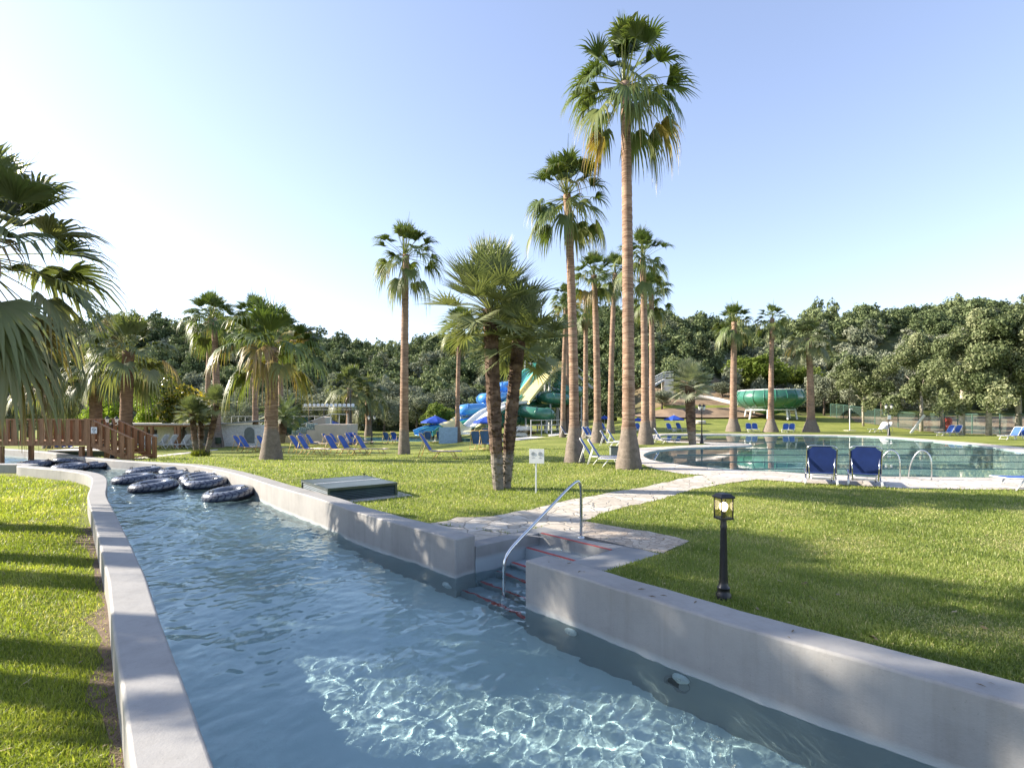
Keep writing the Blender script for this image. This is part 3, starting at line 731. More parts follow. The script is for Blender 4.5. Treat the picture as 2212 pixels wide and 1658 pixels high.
M_silver = leafmat('silver_frond', [(0.0, (0.16, 0.19, 0.12)), (0.3, (0.24, 0.26, 0.18)), (0.6, (0.31, 0.32, 0.22)), (1.0, (0.3, 0.25, 0.15))], trans=0.2, rough=0.45, spec=0.4)
def trunk_mat(name, lo, hi, grey, ringsc, gz, bump=0.8):
    m, t, b, o = nt(name)
    tc = N(t, 'ShaderNodeTexCoord'); sp = N(t, 'ShaderNodeSeparateXYZ'); t.links.new(tc.outputs['Object'], sp.inputs[0])
    mp = N(t, 'ShaderNodeMapping'); mp.inputs['Scale'].default_value = (2.2, 2.2, ringsc); t.links.new(tc.outputs['Object'], mp.inputs[0])
    n = N(t, 'ShaderNodeTexNoise', Scale=1.0, Detail=5.0, Roughness=0.65); t.links.new(mp.outputs[0], n.inputs['Vector'])
    col = ramp(t, n.outputs[0], [(0.32, [x*0.6 for x in lo]), (0.45, lo), (0.62, hi)])
    n2 = N(t, 'ShaderNodeTexNoise', Scale=0.9, Detail=4.0); t.links.new(tc.outputs['Object'], n2.inputs['Vector'])
    big = ramp(t, n2.outputs[0], [(0.35, (0.72, 0.72, 0.74)), (0.65, (1.1, 1.05, 1.0))])
    mu = N(t, 'ShaderNodeMixRGB', blend_type='MULTIPLY', Fac=1.0); t.links.new(col, mu.inputs[1]); t.links.new(big, mu.inputs[2])
    # grey swollen foot with its own uneven upper edge
    ad = N(t, 'ShaderNodeMath', operation='MULTIPLY_ADD'); ad.inputs[1].default_value = -0.7*gz; t.links.new(n2.outputs[0], ad.inputs[0]); t.links.new(sp.outputs[2], ad.inputs[2])
    mr = N(t, 'ShaderNodeMapRange'); mr.inputs[1].default_value = gz*0.55; mr.inputs[2].default_value = gz*0.72; t.links.new(ad.outputs[0], mr.inputs[0])
    n4 = N(t, 'ShaderNodeTexNoise', Scale=7.0, Detail=7.0, Roughness=0.7); t.links.new(tc.outputs['Object'], n4.inputs['Vector'])
    gc = ramp(t, n4.outputs[0], [(0.3, [x*0.6 for x in grey]), (0.7, [x*1.2 for x in grey])])
    mx = N(t, 'ShaderNodeMixRGB'); t.links.new(mr.outputs[0], mx.inputs[0]); t.links.new(gc, mx.inputs[1]); t.links.new(mu.outputs[0], mx.inputs[2]); t.links.new(mx.outputs[0], b.inputs['Base Color'])
    b.inputs['Roughness'].default_value = 0.85; b.inputs['Specular IOR Level'].default_value = 0.2
    bp = N(t, 'ShaderNodeBump', Strength=bump, Distance=0.04); t.links.new(n.outputs[0], bp.inputs['Height']); t.links.new(bp.outputs[0], b.inputs['Normal'])
    return m
M_trunk = trunk_mat('palm_trunk', (0.23, 0.15, 0.105), (0.38, 0.275, 0.20), (0.20, 0.165, 0.135), 22, 1.5)
M_trunkd = trunk_mat('palm_trunk_dark', (0.15, 0.09, 0.06), (0.27, 0.17, 0.115), (0.17, 0.14, 0.115), 20, 0.9)
M_fibre = trunk_mat('fibre_trunk', (0.085, 0.055, 0.038), (0.19, 0.135, 0.095), (0.20, 0.175, 0.145), 5, 0.9, 1.0)
def trunk_mb(h, r0, r1, seed, flare=1.6, fl_h=1.5, lean=(0, 0), rough=0.02, rings=0.16, sides=20):
    rr = random.Random(seed); pts = []; rs = []
    k = max(12, int(h/rings)); b = MB(); n = sides
    for i in range(k+1):
        t = i/k; z = h*t
        f = r0+(r1-r0)*min(1, t*1.15)**0.75
        if z < fl_h: f *= 1+(flare-1)*max(0, 1-(z/fl_h)**1.35)**1.35
        f *= 1+(0.035 if i % 2 else -0.02)*(0 if z < fl_h*0.7 else 1)*rough/0.02
        pts.append((lean[0]*t*t, lean[1]*t*t, z)); rs.append(f*(1+rr.uniform(-rough, rough)))
    o = 0
    for i in range(k+1):
        for j in range(n):
            a = 2*math.pi*j/n; w = rs[i]*(1+rr.uniform(-rough, rough)*0.8)
            b.v.append((pts[i][0]+w*math.cos(a), pts[i][1]+w*math.sin(a), pts[i][2]-(0.05 if i == 0 else 0)))
    for i in range(k):
        for j in range(n):
            b.f.append([i*n+j, i*n+(j+1) % n, (i+1)*n+(j+1) % n, (i+1)*n+j]); b.m.append(0)
    b.f.append([k*n+j for j in range(n)]); b.m.append(0)
    return b
CROWNS = [crown_mesh('crown', 10+i, 42+2*(i % 3), 1.18, 0.95, M_frond, lo=-46, yellow=0.03) for i in range(5)]
CROWN_Y = [crown_mesh('crown', 40+i, 38, 1.15, 1.15, M_frond, lo=-28, yellow=0.5) for i in range(2)]
CROWN_F = [crown_mesh('crown', 60+i, 46, 1.1, 1.1, M_oldfrond, lo=-38, yellow=0.15) for i in range(2)]
SKIRTS = [crown_mesh('skirt', 80+i, 0+1, 0.5, 0.8, M_oldfrond, skirt=9) for i in range(2)]
STIFF = [crown_mesh('crown', 90+i, 56, 0.85, 0.74, M_sfrond, kind='stiff') for i in range(3)]
def palm(u, v, vtop, rpx, r_base, r_top, label, crown=None, seed=0, flare=1.6, lean=0.0, Y=None, skirt=False, dark=False, name='fan_palm', group='tall fan palms on the lawn', dz=0.0):
    p = G(u, v) if Y is None else at(u, v, Y)
    if Y is not None: p.z = T(p.x, p.y) if p.x > -6 or Y > 14 else ZL
    zt = H-(vtop-0.17*rpx-HY)/F*p.y; h = zt-p.z
    t = thing(name, label, 'palm tree', p, seed*1.3, group)
    if not lean: lean = 0.28*math.sin(seed*2.3)*h/10
    lx = lean*math.cos(-seed*1.3); ly = lean*math.sin(-seed*1.3)
    trunk_mb(h, r_base, r_top, seed, flare, min(1.7, h*0.3), (lx, ly), rings=0.13 if p.y < 30 else 0.2, sides=20 if p.y < 40 else 12).build('trunk', M_trunkd if dark else M_trunk, t, smooth=True)
    c = link('crown', crown or CROWNS[seed % 5], t); c.location = (lx, ly, h); c.rotation_euler = (0, 0, seed*0.9)
    want = rpx/F*p.y; c.scale = (want/2.05,)*3
    # spear leaf
    b = MB(); a = seed*1.1; s = c.scale[0]
    b.tube([(lx, ly, h), (lx+.05*math.cos(a), ly+.05*math.sin(a), h+1.1*s), (lx+.25*math.cos(a)*s, ly+.25*math.sin(a)*s, h+2.3*s)], [0.03, 0.025, 0.006], 5)
    b.build('spear_leaf', M_frond, t)
    if skirt:
        k = link('dead_fronds', SKIRTS[seed % 2], t); k.location = (lx, ly, h-0.35); k.scale = (want/2.2,)*3
    return t
palm(1358, 1012, 205, 150, 0.235, 0.165, 'tallest fan palm, its broad grey foot beside the two sunlit blue loungers', seed=1, flare=1.95, lean=-0.12)
palm(1241, 998, 440, 112, 0.21, 0.15, 'second tallest fan palm with swollen grey foot near the white two-symbol sign', seed=2, flare=2.0)
palm(873, 981, 565, 86, 0.27, 0.19, 'lone slim fan palm on the open lawn behind the single blue lounger', seed=3, flare=1.35, lean=0.1)
palm(586, 992, 770, 116, 0.30, 0.26, 'stout fan palm with bulging rough foot and yellow-edged fronds among the loungers', CROWN_Y[0], seed=4, flare=1.75)
palm(469, 966, 700, 68, 0.34, 0.23, 'tall double-looking fan palm with wide foot beside the white arched wall', seed=5, flare=1.7)
palm(448, 958, 690, 60, 0.24, 0.2, 'slimmer fan palm pressed close behind the wide-footed one by the arched wall', seed=6, flare=1.4)
palm(552, 963, 700, 62, 0.27, 0.2, 'fan palm with grey foot between the arched wall and the loungers', seed=7, flare=1.7)
palm(607, 955, 722, 56, 0.25, 0.2, 'fan palm half hidden behind the stout yellow-edged palm', seed=8, flare=1.5)
palm(272, 975, 775, 98, 0.40, 0.36, 'thick dark-trunked fan palm rising behind the bridge steps', CROWN_F[0], seed=9, flare=1.25, dark=True)
palm(208, 968, 815, 72, 0.45, 0.42, 'thick dark-trunked fan palm behind the end post of the bridge', CROWN_F[1], seed=10, flare=1.2, dark=True, skirt=True)
palm(110, 968, 832, 80, 0.46, 0.42, 'thick dark-trunked fan palm with dead brown skirt behind the bridge railing', CROWN_F[0], seed=11, flare=1.2, dark=True, skirt=True)
palm(754, 944, 848, 58, 0.40, 0.33, 'shaggy silvery fan palm beside the beige stage block', CROWN_F[1], seed=12, flare=1.4, skirt=True)
palm(796, 942, 858, 50, 0.40, 0.33, 'second shaggy silvery fan palm, next to the twin-lantern lamp post', CROWN_F[0], seed=13, flare=1.4, skirt=True)
palm(988, 955, 712, 52, 0.24, 0.17, 'thin fan palm with a clump of dead fronds hanging below its crown', seed=14, flare=1.9)
palm(1265, 947, 672, 42, 0.24, 0.17, 'slender palm with hanging dead fronds just behind the second tallest palm', seed=15, flare=1.5, skirt=True)
palm(1291, 956, 605, 62, 0.27, 0.19, 'fan palm with grey foot standing behind the two sunlit blue loungers', seed=16, flare=1.9)
palm(1319, 936, 600, 52, 0.32, 0.24, 'fan palm with reddish trunk seen just clear of the tallest palm\'s trunk', seed=17, flare=1.5)
palm(1394, 959.5, 570, 72, 0.28, 0.19, 'tall fan palm with broad grey foot at the pool\'s curved end', seed=18, flare=2.0)
palm(1409, 936, 645, 58, 0.33, 0.25, 'fan palm with a round full crown close beside the poolside grey-footed palm', seed=19, flare=1.4)
palm(1216, 944, 672, 40, 0.22, 0.17, 'slender fan palm beside the white pump box of the slides', seed=20, flare=1.5)
palm(1227, 932, 650, 38, 0.30, 0.24, 'slender fan palm almost hidden behind the second tallest palm', seed=21, flare=1.4)
palm(1584, 932, 704, 50, 0.44, 0.30, 'fan palm across the pool standing left of the green bowl', CROWNS[2], seed=22, flare=2.0, group='fan palms across the pool')
palm(1665, 933, 694, 38, 0.36, 0.22, 'slim fan palm across the pool standing in front of the green bowl', CROWNS[3], seed=23, flare=2.3, group='fan palms across the pool')
palm(1752, 933, 740, 52, 0.44, 0.30, 'pale-crowned fan palm across the pool right of the green bowl', CROWN_F[0], seed=24, flare=2.1, group='fan palms across the pool')
# the big palm whose crown enters at the edge of the frame, and its neighbours further along the island lawn
EDGE = crown_mesh('crown', 131, 66, 1.35, 1.15, M_oldfrond, lo=-66, yellow=0.35)
palm(-70, 1125, 585, 250, 0.24, 0.22, 'large shaggy palm whose drooping grey-green fronds hang in at the photo\'s edge', EDGE, seed=25, flare=1.3, Y=9.2, skirt=True)
for i, (x, y, hh, rr_) in enumerate(SHADE if 'SHADE' in globals() else []):
    t = thing('fan_palm', 'fan palm on the island lawn outside the photo, casting shade over the channel', 'palm tree', (x, y, ZL), i*1.7, 'palms of the island lawn')
    trunk_mb(hh, 0.24, 0.18, 200+i, 1.5, 1.4).build('trunk', M_trunk, t, smooth=True)
    c = link('crown', CROWNS[i % 5], t); c.location = (0, 0, hh); c.scale = (rr_/2.05,)*3
# fibrous twin-trunk palm clump by the sign
def fib_trunk(base, top, r, seed, mid=(0, 0)):
    rr = random.Random(seed); b = MB(); base = Vector(base); top = Vector(top)
    k = 44; pts = []
    for i in range(k+1):
        t = i/k; q = base.lerp(top, t); bow = math.sin(math.pi*t); q += Vector((mid[0]*bow, mid[1]*bow, 0)); pts.append(q)
    rs = [r*(0.72+0.28*min(1, (i/k)*2.2))*(1+rr.uniform(-.06, .06)) for i in range(k+1)]
    b.tube(pts, rs, 14)
    # old leaf bases: short upward scales all round
    for i in range(2, k):
        for j in range(9):
            a = rr.random()*6.283; q = pts[i]+Vector((math.cos(a)*rs[i]*0.93, math.sin(a)*rs[i]*0.93, rr.uniform(-.05, .05)))
            out = Vector((math.cos(a), math.sin(a), rr.uniform(0.6, 1.4))).normalized()*rr.uniform(0.05, 0.095); sdv = Vector((-math.sin(a), math.cos(a), 0))*rr.uniform(0.025, 0.045)
            b.add([q-sdv, q+sdv, q+out+sdv*0.5, q+out-sdv*0.5], [(0, 1, 2, 3)])
    return b
cp = G(1080, 1057); t = thing('fan_palm_clump', 'fibrous twin-trunked palm clump with stiff fans, in the lawn beside the white sign', 'palm tree', cp)
def clump_trunk(t, cp, bu, bv, tu, tv, dY, r, seed, mid, rad, crown):
    Yb = cp.y+dY; bpnt = at(bu, bv, Yb)-cp; bpnt.z = T(cp.x, cp.y)-cp.z-0.03; tp = at(tu, tv, Yb)-cp
    fib_trunk(bpnt, tp, r, seed, mid).build('trunk', M_fibre, t)
    c = link('crown', crown, t); c.location = tp; c.rotation_euler = (0, 0, seed); c.scale = (rad/1.5,)*3
clump_trunk(t, cp, 1077, 1058, 1059, 668, 0.0, 0.185, 1, (-0.02, 0), 1.68, STIFF[0])
clump_trunk(t, cp, 1093, 1048, 1121, 738, 0.25, 0.165, 2, (-0.03, 0), 1.45, STIFF[1])
cp = G(433, 985); t = thing('fan_palm_clump', 'short three-stemmed palm clump near the white loungers', 'palm tree', cp)
clump_trunk(t, cp, 424, 985, 414, 893, -0.1, 0.14, 3, (0.02, 0), 0.95, STIFF[1])
clump_trunk(t, cp, 435, 984, 434, 900, 0.3, 0.12, 4, (0, 0), 0.8, STIFF[2])
clump_trunk(t, cp, 444, 985, 468, 872, 0.1, 0.14, 5, (0.05, 0), 1.0, STIFF[0])
r = np.random.default_rng(8); n = 700
M_tuft = leafmat('tuft_leaf', [(0, (0.07, 0.11, 0.012)), (1, (0.2, 0.2, 0.03))])
def tuft(rad, h, n, seed):
    r = np.random.default_rng(seed); a = r.random(n)*6.28; q = rad*r.random(n)**.5; x = q*np.cos(a); y = q*np.sin(a)
    th = r.random(n)*6.28; w = 0.02; hh = h*(0.4+0.6*r.random(n)); ld = r.normal(0, .25, (n, 2))*h
    P = np.stack([np.stack([x-np.cos(th)*w, y-np.sin(th)*w, 0*x], 1), np.stack([x+np.cos(th)*w, y+np.sin(th)*w, 0*x], 1), np.stack([x+ld[:, 0], y+ld[:, 1], hh], 1)], 1)
    return npmesh('undergrowth', P.reshape(-1, 3), np.arange(3*n).reshape(-1, 3), M_tuft, fattr=r.random(n))
link('undergrowth', tuft(0.42, 0.42, 900, 3), t)
cp = G(1496, 960); t = thing('fan_palm', 'short silvery fan palm with scaly trunk standing on the pool\'s spit', 'palm tree', cp)
clump_trunk(t, cp, 1496, 960, 1490, 832, 0, 0.30, 6, (-0.04, 0), 1.6, crown_mesh('crown', 99, 60, 0.85, 0.74, M_silver, kind='stiff'))
# feather palm behind the loungers
def feather_crown(seed, n, L):
    r = np.random.default_rng(seed); V = []; Fc = []; tn = []
    for i in range(n):
        f = (i+.5)/n; el = R(82-85*f); az = i*2.4; d = np.array([math.cos(el)*math.cos(az), math.cos(el)*math.sin(az), math.sin(el)]); p = np.zeros(3)
        side = np.array([-math.sin(az), math.cos(az), 0])
        for k in range(26):
            p = p+d*L/26; d = d-UP*0.055; d /= np.linalg.norm(d)
            for sgn in (-1, 1):
                q = p; ll = L*0.22*(1-abs(k/26-.5)*1.2); tip = q+(side*sgn*0.8+d*0.7-UP*0.15)*ll; w = np.cross(side, d)*0.018
                o = len(V); V += [q-d*.025, q+d*.025, tip+w, tip-w]; Fc.append((o, o+1, o+2, o+3)); tn += [0.2+0.2*f+r.normal(0, .04)]*4
    return npmesh('crown', np.array(V), np.array(Fc), M_frond, pattr=np.array(tn))
cp = G(608, 957); t = thing('feather_palm', 'dark-trunked feather palm with arching fronds behind the loungers', 'palm tree', cp)
tp = at(612, 905, cp.y)-cp
fib_trunk((0, 0, -0.1), tp, 0.38, 7).build('trunk', M_fibre, t)
c = link('crown', feather_crown(5, 44, 2.6), t); c.location = tp
# ------------------------------------------------------------------ broadleaf trees
def crown_arrays(seed, n, R0, size, flat=0.8, lobes=9, solid=0.75, shape='round'):
    r = np.random.default_rng(seed)
    if shape == 'tall':
        zc = r.uniform(-0.9, 0.95, lobes); c = np.stack([r.normal(0, .38, lobes), r.normal(0, .38, lobes), zc], 1)*(1.0-0.35*np.clip(zc, 0, 1))[:, None]*np.array([1, 1, 1/ (1.0-0.35*0.5)]); rad = 0.17+0.17*r.random(lobes)
        rad *= 1.0-0.35*np.clip(zc, 0, 1)
    else:
        c = r.normal(0, 1, (lobes, 3)); c /= np.linalg.norm(c, axis=1)[:, None]; c *= (0.3+0.45*r.random(lobes))[:, None]; c[:, 2] *= flat; rad = 0.24+0.2*r.random(lobes)
    li = r.integers(0, lobes, n); d = r.normal(0, 1, (n, 3)); d /= np.linalg.norm(d, axis=1)[:, None]
    rr = rad[li]*(solid+(1.08-solid)*r.random(n)**0.6)
    P = c[li]+d*rr[:, None]
    # irregular outline
    wob = 1+0.2*np.sin(P[:, 0]*9+seed)*np.sin(P[:, 1]*8+1.3*seed)*np.sin(P[:, 2]*11)
    P *= wob[:, None]
    P *= R0
    nrm = d+r.normal(0, 0.65, (n, 3)); nrm /= np.linalg.norm(nrm, axis=1)[:, None]
    a = np.cross(nrm, r.normal(0, 1, (n, 3))); a /= np.linalg.norm(a, axis=1)[:, None]; b = np.cross(nrm, a)
    s = size*(0.5+0.8*r.random(n))
    V = np.stack([P-a*s[:, None], P-b*(s*.62)[:, None], P+a*s[:, None], P+b*(s*.62)[:, None]], 1)
    # leaf sprays are bent, not flat cards
    V[:, 0] -= nrm*(s*0.35)[:, None]; V[:, 2] -= nrm*(s*0.25)[:, None]
    tone = np.clip(0.5+r.normal(0, .13, n)+0.12*r.normal(0, 1, lobes)[li], 0, 1)
    return V, tone
def crown_obj(name, m, *a, **k):
    V, tone = crown_arrays(*a, **k); n = len(V)
    return npmesh(name, V.reshape(-1, 3), np.arange(4*n).reshape(-1, 4), m, fattr=tone)
M_bark = mat('pale_bark', (0.36, 0.32, 0.26), 0.9, 0.3, 4, 0.6, 12)
M_barkd = mat('dark_bark', (0.10, 0.075, 0.055), 0.9, 0.3, 4, 0.6, 12)
def lf(name, d, m, l, trans=0.3): return leafmat(name, [(0.1, d), (0.5, m), (0.9, l)], trans=trans*0.7, rough=0.6, spec=0.12, tboost=1.5, tb=0.85)
L_pop = lf('poplar_leaf', (0.06, 0.085, 0.035), (0.15, 0.18, 0.085), (0.30, 0.315, 0.18), 0.3)
L_olive = lf('olive_leaf', (0.10, 0.12, 0.075), (0.19, 0.21, 0.14), (0.29, 0.305, 0.225), 0.15)
L_oak = lf('oak_leaf', (0.055, 0.08, 0.034), (0.12, 0.155, 0.07), (0.20, 0.235, 0.115), 0.2)
L_lime = lf('lime_leaf', (0.12, 0.19, 0.015), (0.20, 0.28, 0.03), (0.29, 0.36, 0.06), 0.45)
L_green = lf('fresh_leaf', (0.07, 0.11, 0.015), (0.13, 0.17, 0.03), (0.20, 0.235, 0.06), 0.35)
L_mag = leafmat('magnolia_leaf', [(0.1, (0.04, 0.06, 0.012)), (0.45, (0.11, 0.12, 0.02)), (0.62, (0.34, 0.26, 0.02)), (0.9, (0.45, 0.35, 0.04))], trans=0.3, rough=0.3)
L_con = lf('conifer_leaf', (0.03, 0.042, 0.02), (0.055, 0.072, 0.032), (0.09, 0.11, 0.05), 0.1)
L_euc = lf('eucalyptus_leaf', (0.10, 0.095, 0.04), (0.18, 0.155, 0.07), (0.27, 0.23, 0.12), 0.3)
L_red = lf('oleander_leaf', (0.10, 0.075, 0.03), (0.16, 0.13, 0.055), (0.24, 0.18, 0.10), 0.25)
def limbs(h, r, seed, n=5, spread=0.26):
    rr = random.Random(seed); b = MB()
    b.tube([(0, 0, -0.1), (rr.uniform(-.06, .06), rr.uniform(-.06, .06), h*0.45), (rr.uniform(-.15, .15), rr.uniform(-.15, .15), h)], [r*1.15, r*0.9, r*0.6], 10)
    for i in range(n):
        a = i*2.4+rr.random(); z = h*rr.uniform(0.6, 1.0); L = h*spread*rr.uniform(0.7, 1.2)
        b.tube([(0, 0, z), (math.cos(a)*L*.5, math.sin(a)*L*.5, z+L*.45), (math.cos(a)*L, math.sin(a)*L, z+L*1.0)], [r*.5, r*.34, r*.12], 6)
    return b
def tree(u, v, vtop, rpx, label, mesh, bark, name='tree', cat='tree', group=None, Y=None, tr=0.14, th=0.3, meshr=1.0, zs=None, seed=0):
    """crown reaches from th of the height to the top"""
    p = G(u, v) if Y is None else at(u, v, Y)
    p.z = T(p.x, p.y)
    top = H-(vtop-HY)/F*p.y; h = top-p.z; rad = rpx/F*p.y
    t = thing(name, label, cat, p, 0, group)
    limbs(h*(th+0.22), tr, seed).build('trunk', bark, t, smooth=True)
    c = link('crown', mesh, t); hz = h*(1-th)/2
    c.location = (0, 0, h*th+hz); c.scale = (rad/meshr, rad/meshr, hz/(zs or meshr)); c.rotation_euler = (0, 0, seed*1.9)
    return t
C_pop = [crown_obj('crown', L_pop, 300+i, 17000, 1.0, 0.036, 1.0, 30, solid=0.35, shape='tall') for i in range(3)]
C_olive = [crown_obj('crown', L_olive, 310+i, 9000, 1.0, 0.038, 0.8, 11, solid=0.7) for i in range(3)]
C_lime = [crown_obj('crown', L_lime, 320+i, 6000, 1.0, 0.05, 0.9, 11, solid=0.65) for i in range(2)]
C_green = [crown_obj('crown', L_green, 330+i, 10000, 1.0, 0.04, 0.85, 12, solid=0.66) for i in range(2)]
C_mag = crown_obj('crown', L_mag, 340, 4200, 1.0, 0.06, 0.95, 10, solid=0.55)
C_oak = [crown_obj('crown', L_oak, 350+i, 8000, 1.0, 0.05, 0.8, 11, solid=0.72) for i in range(4)]
C_con = [crown_obj('crown', L_con, 360+i, 8000, 1.0, 0.042, 1.0, 12, solid=0.6, shape='tall') for i in range(2)]
C_euc = crown_obj('crown', L_euc, 370, 6000, 1.0, 0.042, 0.9, 9, solid=0.55)
C_red = crown_obj('crown', L_red, 371, 1800, 1.0, 0.08, 0.8, 8, solid=0.6)
PG = 'poplars along the wire fence'
tree(1865, 920, 762, 62, 'slim poplar by the wire fence, nearest the green bowl', C_pop[0], M_bark, 'poplar_tree', group=PG, th=0.3, tr=0.13, seed=1)
tree(1990, 932, 712, 66, 'poplar with leaning limb beside the slanted white board', C_pop[1], M_bark, 'poplar_tree', group=PG, th=0.29, tr=0.19, seed=2)
tree(2035, 925, 735, 55, 'poplar set back behind the red drum at the fence', C_pop[2], M_bark, 'poplar_tree', group=PG, th=0.29, tr=0.15, seed=3)
tree(2078, 939, 722, 70, 'poplar with pale trunk just behind the pair of blue loungers and red drum', C_pop[0], M_bark, 'poplar_tree', group=PG, th=0.3, tr=0.23, seed=4)
tree(2136, 940, 655, 86, 'tallest poplar with ochre lichen down its pale trunk', C_pop[1], M_bark, 'poplar_tree', group=PG, th=0.3, tr=0.22, seed=5)
tree(2200, 940, 672, 82, 'outermost poplar in view, behind the blue loungers at the photo\'s edge', C_pop[2], M_bark, 'poplar_tree', group=PG, th=0.3, tr=0.24, seed=6)
tree(2275, 942, 660, 90, 'poplar just beyond the photo\'s edge, its leaves reaching in', C_pop[0], M_bark, 'poplar_tree', group=PG, th=0.3, tr=0.24, seed=7)
OG = 'olive trees at the foot of the hill'
for i, (u, v, vt, rp, Y, lb) in enumerate([(1835, 905, 752, 50, 74, 'silvery olive right of the bowl, behind the first fence poplar'), (1905, 905, 738, 58, 78, 'wide silvery olive behind the fence between two poplars'), (1780, 903, 790, 40, 82, 'small silvery olive just beyond the green bowl'), (2030, 905, 745, 60, 80, 'silvery olive behind the fence in the shade of the poplars'), (1960, 903, 760, 52, 90, 'olive half hidden behind the poplar with the leaning limb'),
     (60, 930, 840, 62, 62, 'grey olive beyond the bridge railing'), (20, 930, 850, 55, 58, 'grey olive beyond the bridge at the photo\'s edge'), (155, 930, 850, 60, 66, 'dark olive behind the thick palms at the bridge'),
     (700, 925, 838, 62, 72, 'olive behind the row of stage spotlights'), (640, 925, 832, 58, 76, 'olive rising behind the feather palm'), (560, 925, 838, 52, 72, 'olive behind the terrace retaining wall'), (830, 925, 846, 48, 74, 'olive between the silvery palms and the lone slim palm'), (900, 925, 838, 52, 80, 'olive on the slope behind the lone slim palm'), (950, 922, 832, 55, 84, 'olive on the slope above the blue slide'), (860, 915, 812, 55, 90, 'upper olive on the slope behind the lone slim palm'), (1000, 915, 822, 50, 92, 'olive under the dark oaks above the slides'), (760, 918, 822, 55, 86, 'olive above the pair of silvery palms'), (505, 925, 850, 42, 70, 'small olive behind the white arched wall'),
     (1430, 885, 838, 34, 80, 'small olive on the earth bank below the white stair block'), (1560, 888, 822, 44, 84, 'olive at the top of the earth bank beside the bowl')]):
    tree(u, v, vt, rp, lb, C_olive[i % 3], M_barkd, 'olive_tree', group=OG, Y=Y, th=0.12, tr=0.16, seed=i)
tree(1640, 895, 752, 78, 'broad yellow-green tree behind the green bowl', C_green[0], M_barkd, 'leafy_tree', Y=92, th=0.05, tr=0.2, seed=1)
tree(1725, 895, 770, 55, 'yellow-green tree beside the pale-crowned palm across the pool', C_green[1], M_barkd, 'leafy_tree', Y=96, th=0.05, tr=0.2, seed=2)
tree(937, 934, 852, 44, 'bright green rounded tree behind the blue umbrella by the slides', C_green[1], M_barkd, 'leafy_tree', Y=60, th=0.02, tr=0.14, seed=3)
tree(228, 960, 838, 58, 'lime green tree behind the bridge end between two thick palms', C_lime[0], M_barkd, 'leafy_tree', Y=48, th=0.02, tr=0.12, seed=1)
tree(325, 960, 822, 62, 'lime green tree behind the pergola roof', C_lime[1], M_barkd, 'leafy_tree', Y=52, th=0.02, tr=0.12, seed=2)
tree(396, 960, 803, 66, 'magnolia with golden-backed leaves over the pergola', C_mag, M_barkd, 'magnolia_tree', Y=44, th=0.08, tr=0.12, seed=1)
tree(232, 880, 672, 44, 'tall sparse brownish eucalyptus rising above the hill line', C_euc, M_barkd, 'eucalyptus_tree', Y=88, th=0.45, tr=0.2, seed=1)
tree(205, 890, 738, 66, 'brownish eucalyptus behind the thick palm crowns', C_euc, M_barkd, 'eucalyptus_tree', Y=84, th=0.2, tr=0.2, seed=2)
tree(622, 930, 868, 36, 'rounded dark shrub on the terrace behind the stout palm', C_oak[0], M_barkd, 'shrub', 'shrub', Y=58, th=0.02, tr=0.08, seed=3)
tree(520, 935, 862, 40, 'leafy shrub above the white arched wall', C_olive[1], M_barkd, 'shrub', 'shrub', Y=58, th=0.02, tr=0.08, seed=4)
tree(1165, 936, 830, 34, 'flowering bush growing through the slide tower supports', C_green[0], M_barkd, 'shrub', 'shrub', Y=66, th=0.02, tr=0.08, seed=5)
tree(1140, 943, 926, 26, 'reddish oleander by the slide railing', C_red, M_barkd, 'shrub', 'shrub', Y=47, th=0.02, tr=0.04, seed=6)
tree(1250, 930, 858, 30, 'dark clipped conifer between the palm trunks and the earth bank', C_con[0], M_barkd, 'conifer_tree', Y=68, th=0.0, tr=0.1, seed=7)
tree(1300, 930, 848, 34, 'dark upright conifer behind the reddish palm trunk', C_con[1], M_barkd, 'conifer_tree', Y=72, th=0.0, tr=0.1, seed=8)
tree(1345, 928, 842, 34, 'dark conifer glimpsed just right of the tallest palm\'s trunk', C_con[0], M_barkd, 'conifer_tree', Y=74, th=0.0, tr=0.1, seed=9)
tree(1210, 930, 845, 34, 'dark conifer behind the green slide loops', C_con[1], M_barkd, 'conifer_tree', Y=76, th=0.0, tr=0.1, seed=10)
tree(1500, 880, 712, 44, 'tall dark cypress-like conifer above the earth bank', C_con[1], M_barkd, 'conifer_tree', Y=100, th=0.0, tr=0.2, seed=11)
